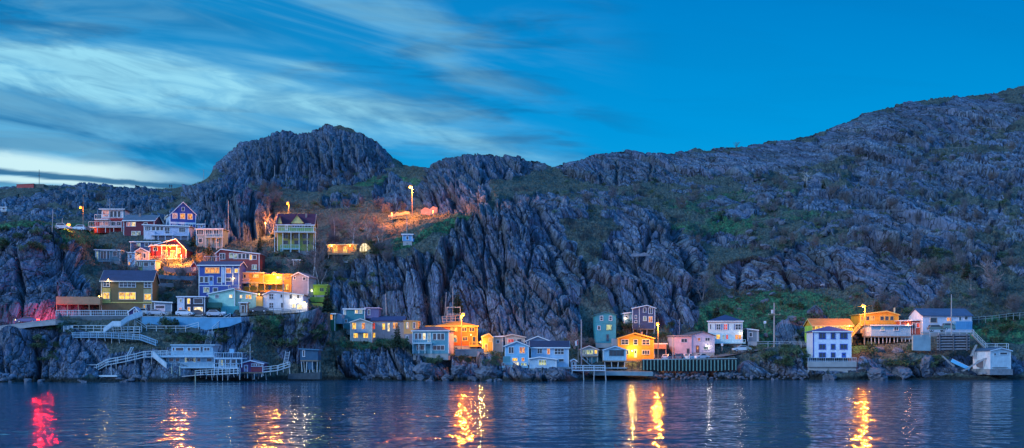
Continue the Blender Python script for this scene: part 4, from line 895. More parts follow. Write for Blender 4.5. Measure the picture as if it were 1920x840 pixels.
wall_px('retaining_wall', 'long pale blue painted retaining wall below the parked cars', 'retaining wall', [(266, 594, 613), (330, 594.5, 612), (385, 596, 619), (430, 596, 612), (452, 595, 604)], 293.6, 294.6, M_BLUEC, cap=.12, cap_col=(.4, .5, .55))
wall_px('retaining_wall', 'dark concrete road wall below the white guard fence', 'retaining wall', [(104, 593, 616), (170, 592.5, 604), (240, 592, 606)], 294.6, 295.4, plain((.10, .13, .15), .9, vary=.4), cap=.15, cap_col=(.4, .45, .48))
wall_px('road_wall', 'long pale stone wall carrying the road at the left edge', 'retaining wall', [(-330, 634, 664), (-120, 620, 640), (0, 612.5, 622), (60, 605, 613), (104, 600, 609)], 285.2, 292.5, plain((.36, .34, .33), .9, vary=.4, scale=.8, bump=.5), cap=.14, cap_col=(.44, .42, .4))
wall_px('retaining_wall', 'teal concrete wall with a thin rail left of the dark green house', 'retaining wall', [(561, 589, 604), (592, 588, 605)], 299.4, 300.2, plain((.10, .26, .30), .85, vary=.3))
wall_px('stone_wall', 'grey stone garden wall in front of the orange house', 'stone wall', [(853, 656, 668), (907, 655, 669)], 302.0, 303.0, plain((.22, .22, .23), .95, vary=.5, scale=1.2, bump=.8), cap=.15, cap_col=(.3, .32, .34))
wall_px('retaining_wall', 'blank grey blue concrete wall between the stilts and the log crib', 'retaining wall', [(1712, 629, 657), (1745, 627, 658)], 305.5, 306.5, plain((.22, .32, .36), .9, vary=.3, scale=.6), cap=None)
wall_px('quay', 'low pale concrete quay ledge below the sky blue boathouse', 'quay', [(1112, 696, 704), (1170, 696.5, 704), (1224, 697, 705)], 294.5, 299, plain((.20, .28, .30), .9, vary=.4, scale=.6, bump=.4))

wall_px('ruin_wall', 'low pale ruined wall on a ledge of the centre right cliff', 'ruin', [(1184, 476, 481), (1192, 474, 481), (1199, 476, 480.5), (1208, 473, 480), (1218, 477, 480)], land_Y(1200, 481) - 2.5, land_Y(1200, 481) - 1.8, plain((.17, .2, .24), .95, vary=.6, scale=1.2, bump=1))
wall_px('board_fence', 'pink lit board fence curving below the orange bank', 'fence', [(306, 500, 508), (322, 503, 511), (342, 503, 512), (358, 501, 511)], land_Y(330, 512) - 5, land_Y(330, 512) - 4.9, paint((.38, .17, .17)), cap=.1, cap_col=(.5, .25, .25))
wall_px('retaining_wall', 'dark blue terrace wall under the pink board fence', 'retaining wall', [(284, 514, 521), (330, 517, 525), (368, 518, 526)], land_Y(330, 526) - 4, land_Y(330, 526) - 3.3, plain((.06, .11, .17), .9, vary=.5))
wall_px('retaining_wall', 'short stone terrace wall right of the brown house roof', 'retaining wall', [(290, 530, 537), (326, 531, 539)], land_Y(308, 538) - 3, land_Y(308, 538) - 2.3, plain((.09, .11, .14), .95, vary=.6, scale=1.2, bump=1))
# log crib
e = empty('log_crib', P(1786, 656, 305.2), 'dark timber log crib stacked under the white bungalow yard', 'log crib')
b = MB()
for k in range(6):
    v = 629 + k * 5.2; a = P(1757, v, 304.6); c = P(1818, v - .5, 304.6); b.tube(a - e.location, c - e.location, .24, .22, 7)
b.build('log', plain((.20, .19, .20), .85, vary=.5), e)
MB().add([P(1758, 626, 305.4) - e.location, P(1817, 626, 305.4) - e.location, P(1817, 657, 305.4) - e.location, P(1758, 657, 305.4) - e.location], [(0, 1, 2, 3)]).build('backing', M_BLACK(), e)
for u in (1762, 1788, 1813):
    a = P(u, 627, 304.3); c = P(u, 658, 304.3); MB().tube(a - e.location, c - e.location, .16).build('post', plain((.12, .11, .12), .85), e)

# ------------------------------------------------------------------ walkways, fences, railings
def walkway(name, label, cat, pts, w=1.3, rail=1.05, solid=False, legs=None, step=1.5, mat=None, floor=True, mid=True, back=True, leg_r=.07, baluster=None):
    """pts: (u, v_floor, Y).  legs: row where the posts end"""
    Q = [P(*p) for p in pts]; o = Q[0].copy(); Q = [q - o for q in Q]; mat = mat or M_BLUEWOOD()
    e = empty(name, o, label, cat); fl = MB(); rl = MB(); po = []; lg = []
    for i in range(len(Q) - 1):
        a, c = Q[i], Q[i + 1]
        if floor: fl.prism([a + Vector((0, 0, -.16)), c + Vector((0, 0, -.16)), c, a], (0, w, 0))
        for yy in ((0, w) if back and floor else (0,)):
            dv = Vector((0, yy, 0)); up = Vector((0, 0, rail))
            if solid: rl.prism([a + dv + Vector((0, -.06, .02)), c + dv + Vector((0, -.06, .02)), c + dv + up + Vector((0, -.06, 0)), a + dv + up + Vector((0, -.06, 0))], (0, .05, 0))
            rl.bar(a + dv + up + Vector((0, 0, .03)), c + dv + up + Vector((0, 0, .03)), .13, .1)
            if mid and not solid: rl.bar(a + dv + up * .52, c + dv + up * .52, .06, .09)
            n = max(1, int((c - a).length / step))
            for k in range(n + (1 if i == len(Q) - 2 else 0)):
                p = a.lerp(c, k / n) + dv
                po.append(MB().bar(p + Vector((0, -.03, -.2 if floor else -.5)), p + Vector((0, -.03, rail)), .1))
                if legs and yy == 0: lg.append(p)
            if baluster and yy == 0:
                n = int((c - a).length / baluster)
                for k in range(n): p = a.lerp(c, (k + .5) / n) + dv; rl.bar(p + Vector((0, 0, .06)), p + up, .05)
    if floor: fl.build('deck_boards', mat, e)
    rl.build('rail', mat, e)
    for q in po: q.build('post', mat, e)
    if legs:
        for k, p in enumerate(lg):
            zb = P(0, legs, pts[0][2]).z - o.z + random.uniform(-.3, .6)
            if zb < p.z - .4: MB().tube(p + Vector((0, .1, -.16)), (p.x + random.uniform(-.2, .2), p.y + .2, zb), leg_r, leg_r * 1.2, 6).build('leg', M_GREYWOOD(), e)
    return e
walkway('boardwalk', 'blue grey boardwalk with solid board sides stepping down the rocks', 'boardwalk', [(137, 632, 286.5), (196, 632, 286.5), (236, 634, 286.5), (262, 636, 286.5), (292, 647, 286.5)], baluster=.22, legs=642, rail=1.0, mat=plain((.24, .40, .50), .75, vary=.3))
walkway('deck', 'upper weathered deck with open white rails above the boardwalk', 'deck', [(119, 621, 289.5), (204, 621.5, 289.5)], legs=636, w=2.2, rail=1.3, step=1.7)
walkway('stairs', 'board sided stairs climbing from the boardwalk to the purple hut', 'stairs', [(194, 624, 288), (211, 611, 288.2), (226, 611, 288.3), (240, 601, 289.5), (264, 592, 291)], solid=True, rail=1.0, legs=624)
e = empty('gate_screen', P(119, 629, 287.5), 'white slatted screen at the left end of the upper deck', 'screen'); b = MB()
for k in range(5): p = P(119 + k * .4, 613 + k * 3.6, 287.5) - e.location; b.box(p.x - .1, p.x + 2.2, 0, .06, p.z - .1, p.z + .08)
b.build('slat', M_TRIM(), e)
for u in (119, 127, 135): p = P(u, 611, 287.5) - e.location; MB().box(p.x - .08, p.x + .08, .061, .2, -.4, p.z).build('post', M_TRIM(), e)
walkway('walkway', 'long open railed walkway slanting from the low jetty up to the boathouse', 'walkway', [(150, 694, 280), (181, 694, 280), (199, 684, 280.3), (236, 677, 281), (270, 669, 281.5), (312, 667, 282)], legs=700, rail=1.15, step=1.45)
walkway('stairs', 'steep pale stairs dropping beside the two storey boathouse', 'stairs', [(286, 668, 280.6), (312, 690, 280.6)], solid=True, rail=1.0, w=1.1)
e = empty('jetty', P(190, 706, 277.2), 'flat low jetty slab on dark cribs at the water edge', 'jetty'); o = e.location
a, c = P(161, 703.5, 277.2) - o, P(219, 703.5, 277.2) - o
MB().box(a.x, c.x, 0, 3.2, a.z - .35, a.z).build('deck_boards', M_BLUEWOOD(), e)
for t in (.08, .5, .9): x = a.x + (c.x - a.x) * t; MB().box(x - .5, x + .5, .3, 2.8, -2.0, a.z - .353).build('crib', M_BLACK(), e)
p = P(208, 681, 277.2) - o; MB().tube((p.x, .2, a.z), (p.x, .2, p.z), .09).build('post', M_GREYWOOD(), e); p = P(162, 690, 277.2) - o; MB().tube((p.x, .2, a.z), (p.x, .2, p.z), .09).build('post', M_GREYWOOD(), e)

# two storey boathouse on stilts
h = House('boathouse', 'two storey pale blue boathouse on stilts with long window rows', 'boathouse', 312, 400, 668, 688, Y=282.5, D=6, col=(.26, .44, .54), roof=('flat',), rcol=(.3, .42, .5), stilts=706, ns=8, trimcol=(.5, .64, .7), over=.05)
h.box('upper_storey', 321, 648, 399, 667.5, .6, 5.4, (.26, .44, .54)); h.box('upper_roof', 319, 645.5, 403, 648, .3, 5.8, (.34, .48, .54))
for a, b2, n in ((324, 327, 1), (330, 344, 1), (352, 357, 1), (360.5, 374, 2), (383, 393, 2)): h.win(a, 652, b2, 657.5, 'd', n, y=.6)
h.door(376, 650, 380.5, 661, (.05, .1, .14), y=.6)
for a, b2, n in ((317, 325, 1), (330, 336, 1), (352, 362, 3), (370, 376, 1), (388, 397, 1)): h.win(a, 672, b2, 677.5, 'd', n)
h.win(347, 671, 351, 679, 'm'); h.win(363, 671, 367, 679, 'm')
h.deck(284, 401, 668, 659.5, -1.4, .55, col=(.34, .52, .62), bal=.3); h.deck(312, 401, 688.5, 680, -1.2, -.04, col=(.34, .52, .62), bal=.25)
h.deck(401, 454, 671.5, 661, -1.6, 3.5, post_to=689, np_=6, col=(.42, .58, .68)); h.deck(401, 446, 689, 681, -1.5, 3.5, post_to=704, np_=7, col=(.42, .58, .68)); h.win(421, 675, 429, 685, 'd', 3, y=-.2); h.box('corner_room', 409, 673, 444, 688, -.2, 3, (.22, .4, .5)); h.win(411, 675, 418, 685, 'm', 1, y=-.2); h.win(432, 675, 442, 685, 'd', 3, y=-.2)
h.box('boiler_box', 430, 654, 438, 662, 1.0, 2.0, (.2, .44, .6))
e = empty('landing_stage', P(350, 710, 279), 'sloping floating stage under the boathouse stilts', 'landing stage'); o = e.location
MB().prism([P(313, 707.5, 279) - o, P(382, 701.5, 279) - o, P(382, 703, 279) - o, P(313, 709, 279) - o], (0, 2.6, 0)).build('deck_boards', plain((.4, .42, .44), .8), e)
for u, v in ((322, 686), (337, 686), (366, 696)): p = P(u, v, 278.9) - o; MB().tube((p.x, 0, -1.6), (p.x, 0, p.z), .11).build('pile', plain((.4, .42, .3), .8), e)
walkway('walkway', 'low railed stage on thin posts under the right end of the pale boathouse', 'walkway', [(366, 703, 280.6), (448, 699, 280.6)], rail=.95, step=1.1, legs=712, w=1.6)
walkway('deck', 'short open railed landing between the boardwalk stairs and the upper deck', 'deck', [(206, 622, 289.2), (262, 622, 289.2)], rail=1.1, step=1.3, legs=634, w=1.6)
# purple boathouse with gangway
h = House('boathouse', 'low burgundy and purple boathouse with white corner boards and flagmast', 'boathouse', 449, 493, (682, 681.5), 697.5, Y=283, D=5, col=(.10, .04, .14), roof=('gable', 470, 676), rcol=(.16, .18, .26), stilts=706, ns=4, trimcol=(.56, .62, .7))
h.win(472, 682.5, 480, 686.5, 'd', 3); h.win(482, 682.5, 490, 686.5, 'd', 3); h.box('roll_door', 471, 688.5, 491, 696.5, -.06, -.004, (.24, .035, .05)); h.door(458.5, 685, 464, 697, (.2, .2, .34))
walkway('gangway', 'railed gangway rising from the purple boathouse to the rock ladder', 'gangway', [(493, 697, 283), (520, 694, 283), (542, 687, 283.3)], rail=1.0, legs=703, step=1.2)
def ladder(label, u0, v0, u1, v1, Y, w=.9, n=9, col=(.5, .56, .6)):
    e = empty('ladder', P(u0, v0, Y), label, 'ladder'); c = P(u1, v1, Y) - e.location; b = MB()
    for x in (0, w): b.bar((x, 0, 0), (c.x + x, c.y, c.z), .09)
    r = MB()
    for k in range(1, n): t = k / n; r.bar((c.x * t, 0, c.z * t), (c.x * t + w, 0, c.z * t), .07)
    b.build('rail', plain(col, .7), e); r.build('rung', plain(col, .7), e)
ladder('long pale ladder leaning on the rock right of the gangway', 531, 684, 536, 658, 284)
ladder('steep concrete coloured steps below the pale blue wall', 384, 645, 391, 620, 290, 1.3, 12, (.3, .4, .46))
walkway('railing', 'white terrace railing in front of the pale blue wall', 'railing', [(255, 606, 291.5), (275, 620, 291.5), (348, 620, 291.5), (372, 613, 291.5)], floor=False, step=2.0)
wall_px('retaining_wall', 'lower dim terrace wall under the white terrace railing', 'retaining wall', [(272, 620, 631), (348, 620, 633), (374, 613, 622)], 291.7, 292.5, plain((.05, .09, .11), .9, vary=.5))
walkway('railing', 'slanting grey rail on the bank below the mint house', 'railing', [(398, 622, 293), (420, 603, 294), (432, 596, 295)], floor=False, step=1.6)
walkway('guard_fence', 'white picket guard fence along the road below the brown house', 'fence', [(105, 592, 295), (170, 592, 295), (240, 592, 295)], floor=False, rail=1.2, baluster=.42, step=2.6, mat=plain((.56, .64, .68), .7))
h = House('shed', 'tiny purple gabled hut with white door at the head of the stairs', 'shed', 241, 261, (584.5, 584.5), 592, Y=294.2, D=2.2, col=(.05, .03, .14), roof=('gable', 253, 576), rcol=(.3, .36, .5), over=.25, found=.6); h.door(251, 580.5, 255.5, 591.5, (.5, .54, .66))
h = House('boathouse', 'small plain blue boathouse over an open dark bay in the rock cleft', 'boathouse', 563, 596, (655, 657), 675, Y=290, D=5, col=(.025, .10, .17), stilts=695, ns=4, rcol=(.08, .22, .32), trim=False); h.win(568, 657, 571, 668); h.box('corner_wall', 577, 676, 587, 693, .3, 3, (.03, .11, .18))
wall_px('quay', 'low rough stone quay under the small plain blue boathouse', 'quay', [(540, 701, 711), (600, 698, 711)], 288.5, 291.5, plain((.06, .08, .09), .95, vary=.5, scale=1.2, bump=.8))
# wharf
walkway('wharf', 'fishing wharf with white picket rail standing on tall posts', 'wharf', [(1073, 694, 293.2), (1135, 694, 293.2)], w=3.5, rail=1.05, baluster=.4, step=2.2, legs=718, leg_r=.1, mat=plain((.5, .6, .66), .7))
walkway('guard_rail', 'steel guard rail along the lane beside the big utility pole', 'guard rail', [(1404, 649, 313.5), (1440, 648, 313.5), (1523, 649, 313.5)], floor=False, rail=.95, step=2.6, mat=plain((.4, .46, .48), .6))
walkway('railing', 'yard railing above the log crib', 'railing', [(1727, 628, 305), (1760, 627, 305), (1826, 627, 305)], floor=False, rail=1.1, step=1.5, mat=plain((.42, .48, .52), .7))
walkway('stairs', 'grey stairs running down from the yard to the white boathouse', 'stairs', [(1824, 627, 304.5), (1851, 654, 303)], rail=1.0, w=1.2, mat=M_GREYWOOD())
walkway('walkway', 'short railed landing behind the white boathouse', 'walkway', [(1848, 654, 304.5), (1891, 654, 304.5)], rail=1.2, w=1.2, step=1.9, legs=662)
walkway('fence', 'white post and rail fence climbing the grass at the right edge', 'fence', [(1823, 604, 322), (1860, 601, 322), (1900, 596, 323), (1960, 592, 324)], floor=False, rail=1.15, step=1.5, mat=plain((.26, .3, .29), .7))
walkway('handrail', 'thin black pipe handrail in front of the white house', 'railing', [(497, 585, 299), (545, 589, 299), (578, 590, 299)], floor=False, rail=1.0, step=1.8, mat=plain((.1, .14, .18), .6))
walkway('stairs', 'lit yellow stairs between the bungalow and the hillside house', 'stairs', [(1598, 630, 315), (1614, 612, 317)], rail=.9, w=1.2, mat=plain((.6, .4, .1), .7))
walkway('deck', 'bare timber frame deck above the yellow hip roof', 'deck', [(829, 603, 314.5), (862, 602, 314.5)], rail=1.3, w=2, step=1.0, mat=plain((.34, .24, .2), .8))
e = empty('frame', P(838, 597, 315), 'thin open timber goal frame behind the street lamp', 'frame'); o = e.location
for u in (838, 863): p = P(u, 575, 315) - o; MB().tube((p.x, 0, -.6), (p.x, 0, p.z), .07).build('post', M_GREYWOOD(), e)
p = P(838, 576, 315) - o; c = P(863, 576, 315) - o; MB().bar(p, c, .14).build('beam', M_GREYWOOD(), e); p = P(838, 589, 315) - o; c = P(863, 589, 315) - o; MB().bar(p, c, .1).build('beam', M_GREYWOOD(), e)

# greenhouse
e = empty('greenhouse', on_land(683, 472, -1.2), 'small round topped greenhouse glowing pale yellow', 'greenhouse'); o = e.location
p = P(673.5, 470, o.y) - o; c = P(693, 470, o.y) - o; r_ = (c.x - p.x) / 2; cx = (p.x + c.x) / 2; zt = P(683, 456, o.y).z - o.z
arc = [(cx + math.cos(t * math.pi / 10) * r_, 0, .1 + math.sin(t * math.pi / 10) * zt) for t in range(11)]
MB().prism(arc, (0, 3, 0)).build('cover', lit('w'), e); b = MB()
for q0, q1 in zip(arc[:-1], arc[1:]): b.bar(Vector(q0) + Vector((0, -.05, 0)), Vector(q1) + Vector((0, -.05, 0)), .16)
for t in (3, 5, 7): b.bar((arc[t][0], -.06, .1), Vector(arc[t]) + Vector((0, -.06, 0)), .1)
b.bar((p.x, -.06, .12), (c.x, -.06, .12), .14); b.bar((cx - r_ * .9, -.06, zt * .45), (cx + r_ * .9, -.06, zt * .45), .1); b.build('rib', plain((.12, .08, .04), .7), e)
add_light('greenhouse_light', o + Vector((cx, -1.4, 1.2)), 120, (1, .8, .4))

# lit ruins on the shelf
wall_px('ruin_wall', 'long low ruined stone wall lit orange under the lone street lamp', 'ruin', [(728, 404, 408), (741, 401, 406), (742, 398, 405), (752, 399, 404), (761, 396, 402), (768, 397, 402)], land_Y(750, 405) - 4, land_Y(750, 405) - 3, plain((.42, .26, .16), .95, vary=.6, scale=1.2, bump=1))
wall_px('ruin_wall', 'short broken stone wall right of the lone street lamp', 'ruin', [(789, 394, 402), (797, 389, 402), (806, 392, 404), (812, 387, 402), (820, 389, 399)], land_Y(805, 402) - 4, land_Y(805, 402) - 3, plain((.42, .28, .19), .95, vary=.6, scale=1.2, bump=1))
h = House('bunker', 'long low red walled building on the far left skyline', 'building', 31, 63, (346.5, 345), 352, D=7, col=(.46, .06, .05), rcol=(.4, .08, .07), over=.1, trim=False, boards=False)
h.box('bank', 63, 345, 82, 352, .5, 6, (.08, .1, .08))

# small yard things
def sign(label, u0, v0, u1, v1, Y, col=(.75, .78, .8), post=.9):
    c = P((u0 + u1) / 2, v1, Y); e = empty('sign', c - Vector((0, 0, post)), label, 'sign'); w = (u1 - u0) / F * Y; hh = (v1 - v0) / F * Y
    MB().box(-w / 2, w / 2, -.03, .03, post, post + hh).build('board', plain(col, .5, vary=.1), e); MB().tube((0, .08, -.3), (0, .08, post + hh * .8), .045).build('post', M_GREYWOOD(), e)
    MB().box(-w / 2 + .12, w / 2 - .12, -.036, -.031, post + hh * .38, post + hh * .62).build('plate', plain((.15, .25, .45), .5), e)
sign('small white sign on the grass right of the blue shuttered house', 1432, 602, 1436.5, 606.5, 321); sign('small white sign on the bank above the silver sedan', 1352, 644, 1356, 648.5, 309); sign('white notice at the foot of the blue shuttered house', 1387.5, 637, 1391.5, 641.5, 312.5)
e = empty('container', P(1807, 619, 307.5), 'plain sky blue storage container at the end of the white bungalow yard', 'container'); a = P(1792, 603, 307.5) - e.location; c = P(1823, 619, 307.5) - e.location
b = MB().box(a.x, c.x, 0, 2.4, 0, a.z); MB().box(a.x - .05, c.x + .05, -.05, 2.45, a.z + .003, a.z + .12).build('lid', plain((.25, .45, .62), .6), e)
for k in range(9): x = a.x + (c.x - a.x) * (k + .5) / 9; b.box(x - .08, x + .08, -.06, -.002, .05, a.z - .05)
b.build('corrugated_side', plain((.09, .30, .50), .6, vary=.2), e)
h = House('lean_to', 'grey lean to shed with slanting end beside the blue shuttered house', 'shed', 1402, 1420, (617, 620), 640, D=4, col=(.16, .22, .26), rcol=(.4, .45, .46), dy=2); h.box('end_brace', 1420, 621, 1423, 640, -.1, 3, (.34, .38, .4)); h.win(1405, 624, 1410, 631)
# upturned skiff
def skiff():
    e = empty('skiff', P(1800, 686, 300.5), 'blue upturned skiff lying askew among the shore wreckage', 'boat', rz=R(-14)); e.rotation_euler[1] = R(24)
    b = MB(); n = 13; ring = 7
    vs = []
    for i in range(n):
        t = i / (n - 1); w = 1.0 * (math.sin(math.pi * min(1, t * .62 + .36)) ** .8) * (1 - max(0, t - .72) ** 2 * 10.5) ; w = max(w, .04); dz = .15 + .5 * (t ** 2)
        for k in range(ring):
            a = math.pi * k / (ring - 1); vs.append(((t - .5) * 4.6, -math.cos(a) * w * .85, math.sin(a) ** .7 * .75 + .02 - .2 * t))
    b.add(vs, [(i * ring + k, i * ring + k + 1, (i + 1) * ring + k + 1, (i + 1) * ring + k) for i in range(n - 1) for k in range(ring - 1)])
    b.build('hull', plain((.12, .42, .62), .5, vary=.3), e)
    k = MB()
    for i in range(n - 1): k.bar(Vector(vs[i * ring + 3]) + Vector((0, 0, .05)), Vector(vs[(i + 1) * ring + 3]) + Vector((0, 0, .05)), .09)
    k.build('keel', plain((.5, .55, .58), .6), e)
skiff()
def planks(label, u, v, Y, L, ang, n=3, col=(.36, .38, .4)):
    e = empty('slipway', P(u, v, Y), label, 'slipway', rz=R(-6)); b = MB(); d = Vector((math.cos(R(ang)), 0, math.sin(R(ang)))) * L
    for k in range(n * 3): p = d * (k / (n * 3)); b.box(p.x - .12, p.x + .12, 0, 1.6, p.z + .11, p.z + .17)
    b.build('cross_board', plain(col, .8, vary=.4), e)
    for y in (.2, 1.3): MB().bar((0, y, 0), Vector((d.x, y, d.z)), .16, .2).build('skid', plain(col, .8, vary=.4), e)
planks('broken timber slipway slanting down from the log crib', 1768, 668, 302, 3.6, -42); planks('grey timber slip rising towards the white boathouse', 1806, 696, 299.5, 6.2, 30, 4); planks('collapsed ladder of boards beside the blue skiff', 1822, 668, 302.5, 3.0, 65, 3); planks('low washed up boards at the foot of the white boathouse', 1838, 700, 297.5, 4.5, 3, 3)
planks('pale boards leaning on the slope above the boardwalk', 238, 666, 280.3, 2.0, 62, 2, (.4, .52, .6))
e = empty('cable_drum', P(1838, 689, 301), 'wooden cable drum beside the white boathouse', 'drum'); b = MB(); b.tube((0, -.5, .85), (0, -.35, .85), .85, n=16); b.tube((0, .45, .85), (0, .6, .85), .85, n=16); b.build('flange', plain((.32, .22, .2), .8, vary=.4), e); MB().tube((0, -.345, .85), (0, .445, .85), .45, n=12).build('spool', plain((.12, .1, .1), .8), e)
e = empty('tank', P(416, 590, 300), 'small white tank on the parking apron beside the silver car', 'tank'); MB().tube((-.2, 0, .35), (.9, 0, .35), .35, n=10).build('drum', plain((.6, .64, .66), .5), e); b = MB(); b.box(-.05, .05, -.25, .25, 0, .1); b.box(.65, .75, -.25, .25, 0, .1); b.build('cradle', M_METAL(), e)

# ------------------------------------------------------------------ cars
def car(label, u, v, Y, kind='sedan', col=(.4, .42, .45), flip=1, L=4.4, yaw=0, lights=None):
    e = empty('parked_car' if not lights else 'car', P(u, v, Y), label, 'car', 'cars by the road' if not lights else None, R(yaw)); s = L / 4.4; f = flip
    prof = {'sedan': [(-2.2, .45), (-2.18, .85), (-1.75, .98), (-1.25, 1.02), (1.05, .95), (1.95, .82), (2.2, .6), (2.2, .35), (-2.1, .3)], 'suv': [(-2.2, .45), (-2.2, 1.05), (-1.2, 1.1), (1.0, 1.05), (2.0, .92), (2.2, .7), (2.2, .38), (-2.15, .34)], 'hatch': [(-2.0, .45), (-2.05, 1.0), (-1.4, 1.05), (1.1, 1.0), (1.9, .85), (2.1, .6), (2.1, .35), (-1.95, .3)]}[kind]
    cab = {'sedan': [(-1.5, 1.0), (-.85, 1.42), (.35, 1.45), (1.15, .98)], 'suv': [(-2.0, 1.08), (-1.75, 1.68), (.2, 1.7), (1.05, 1.06)], 'hatch': [(-1.85, 1.02), (-1.35, 1.5), (.3, 1.52), (1.15, 1.0)]}[kind]
    pm = ('car', col)
    if pm not in _mats:
        m, b, p, tc = new_mat('car_paint'); b.put(p.inputs['Base Color'], col); p.inputs['Roughness'].default_value = .28; p.inputs['Coat Weight'].default_value = .5; _mats[pm] = m
    pts = lambda q, y: [(a * s * f, y, z) for a, z in q]
    MB().prism(pts(prof, -.85), (0, 1.7, 0)).build('body', _mats[pm], e)
    k = MB(); lo = pts(cab, -.74); k.prism(lo, (0, 1.48, 0)); cb = k.build('cabin', _mats[pm], e)
    ins = [(a * .9 + .0, z * .86 + .16) for a, z in cab]; cx = sum(a for a, z in cab) / 4; cz = sum(z for a, z in cab) / 4
    ins = [(cx + (a - cx) * .86, cz + (z - cz) * .72) for a, z in cab]
    for y in (-.756, .741): MB().prism(pts(ins, y), (0, .015, 0)).build('side_window', glass(), cb)
    for (a0, z0), (a1, z1) in ((cab[0], cab[1]), (cab[2], cab[3])):
        q = [Vector(((a0 + (a1 - a0) * t) * s * f, y, z0 + (z1 - z0) * t)) for t, y in ((.12, -.62), (.88, -.58), (.88, .58), (.12, .62))]
        nrm = (q[1] - q[0]).cross(q[3] - q[0]).normalized(); nrm = nrm if nrm.z > 0 else -nrm
        MB().prism([a + nrm * .004 for a in q], nrm * .012).build('windscreen', glass(), cb)
    for x in (-1.35, 1.38):
        for y in (-.86, .66):
            w = MB().tube((x * s * f, y, .33), (x * s * f, y + .2, .33), .33, n=14).build('wheel', M_BLACK(), e); MB().tube((x * s * f, y - .012, .33), (x * s * f, y + .212, .33), .19, n=10).build('rim', plain((.45, .46, .48), .35, .6), w)
    on = lights or ''
    for y in (-.7, .5):
        MB().box(min(2.15 * s * f, 2.23 * s * f), max(2.15 * s * f, 2.23 * s * f), y, y + .22, .62, .76).build('headlight', emit((1, .75, .3), 12) if 'h' in on else plain((.6, .62, .65), .2), e)
        x0 = (-2.24 if kind != 'hatch' else -2.1) * s * f; x1 = x0 + .1 * f
        MB().box(min(x0, x1), max(x0, x1), y, y + .25, .7, .9).build('tail_light', emit((1, .04, .02), 30) if 't' in on else plain((.3, .02, .02), .25), e)
    return e
SIL = (.42, .46, .52); CW = (.62, .66, .7)
car('silver car parked between the brown house and the pink garage door', 293.5, 591.5, 298.6, 'sedan', SIL); car('white hatchback parked before the black cubic house', 346.5, 592.5, 298.6, 'hatch', CW, L=4.3); car('silver car parked in front of the teal patio screen', 404, 593.5, 299, 'hatch', SIL, L=4.2)
car('white car half hidden behind the tiny purple hut', 262, 591.5, 298.8, 'suv', (.6, .58, .56), -1, 4.0); car('dark car parked tight under the low mint wing', 486, 585.5, 301.5, 'sedan', (.03, .05, .07), -1, 4.2); car('dark low car parked beside the black cubic house door', 371, 592.5, 300.8, 'sedan', (.05, .06, .08), 1, 4)
car('dark blue car with red tail lights and lit headlamps on the road', 51, 605.5, 297, 'sedan', (.05, .08, .25), -1, 5.0, 0, 'ht')
car('white car on the bluff left of the low glowing lamp', 119, 431, seen_Y(119, 431) + .5, 'suv', (.6, .58, .56), 1, 3.8); car('white car on the bluff below the tall lamp pole', 147, 433, seen_Y(147, 433) + .5, 'suv', CW, -1, 4); car('dark low car on the bluff beside the red house', 163, 434, seen_Y(163, 434) + .6, 'sedan', (.05, .06, .08), 1, 4)
car('silver sedan parked on the sloping lane below the blue shuttered house', 1391, 659, 309.0, 'sedan', (.5, .58, .62), -1, 4.5, 3)
car('silver compact car parked nearest the orange brown carport', 1252, 676, 305.6, 'hatch', (.4, .42, .5), 1, 3.8, 60); car('dark car second along the sea wall lot', 1274.5, 676, 305.8, 'suv', (.05, .08, .13), 1, 4, 70); car('white car third along the sea wall lot', 1292, 675.5, 305.9, 'hatch', CW, 1, 4, 60); car('white car fourth along the sea wall lot, below the pink house door', 1314, 674.5, 306.2, 'sedan', CW, -1, 4.3, 35)
car('dull green car under a tarp in the white bungalow yard', 1757, 622, 309, 'suv', (.10, .15, .13), 1, 4.4); car('dull green van beside the sky blue container', 1782, 619, 308.5, 'suv', (.1, .2, .18), 1, 4)

# ------------------------------------------------------------------ lamps and poles
def street_lamp(label, uh, vh, up, vt, vb, Y=None, power=900, col=(1, .31, .02), r=.28, st=22, dy=-1.0):
    Y = Y or (seen_Y(up, vb) + dy); o = P(up, vb, Y); e = empty('street_lamp', o, label, 'street lamp', 'lit sodium street lamps')
    t = P(up, vt, Y) - o; hd = P(uh, vh, Y) - o
    MB().tube((0, 0, -1.2), t, .12, .08, 8).build('pole', plain((.24, .18, .13), .85, vary=.4), e)
    if abs(hd.x) > .2: MB().tube((0, -.1, hd.z + .32), (hd.x, -.45, hd.z + .36), .05, .04, 6).build('arm', M_METAL(), e)
    head = MB().add([], []); head.prism([(hd.x - .35, -.75, hd.z + .22), (hd.x + .35, -.75, hd.z + .22), (hd.x + .22, -.75, hd.z + .42), (hd.x - .22, -.75, hd.z + .42)], (0, .6, 0)); hh = head.build('lamp_head', M_METAL(), e)
    bm = bmesh.new(); bmesh.ops.create_icosphere(bm, subdivisions=2, radius=r); me = bpy.data.meshes.new('bulb'); bm.to_mesh(me); bm.free(); me.materials.append(emit((1, .33, .025), st * .17)); bo = bpy.data.objects.new('bulb', me); COL.objects.link(bo); bo.parent = hh; bo.location = (hd.x, -.45, hd.z - .06 - .0)
    add_light('street_lamp_light', o + hd + Vector((0, -.6, -.5)), power * 1.8, col, .3)
street_lamp('tall lamp pole with lit arm and transformer on the left bluff', 152, 389, 156, 364, 434, power=500, r=.34)
street_lamp('low glowing lamp at road level between the bluff cars', 130, 421.5, 127, 417, 430, power=900, r=.45)
street_lamp('lamp under the eave of the red gabled house lighting the bank', 319.5, 462, 312, 452, 492, Y=land_Y(312, 484) - 4.2, power=1700, r=.3)
street_lamp('lit lamp on a wooden pole behind the maroon roofed house', 540, 381, 541.5, 375, 405, power=1500, r=.34, dy=0)
street_lamp('lit lamp on a wooden pole in front of the amber house', 514, 513, 518, 508, 548, Y=land_Y(518, 547) - 4.5, power=2900, r=.34)
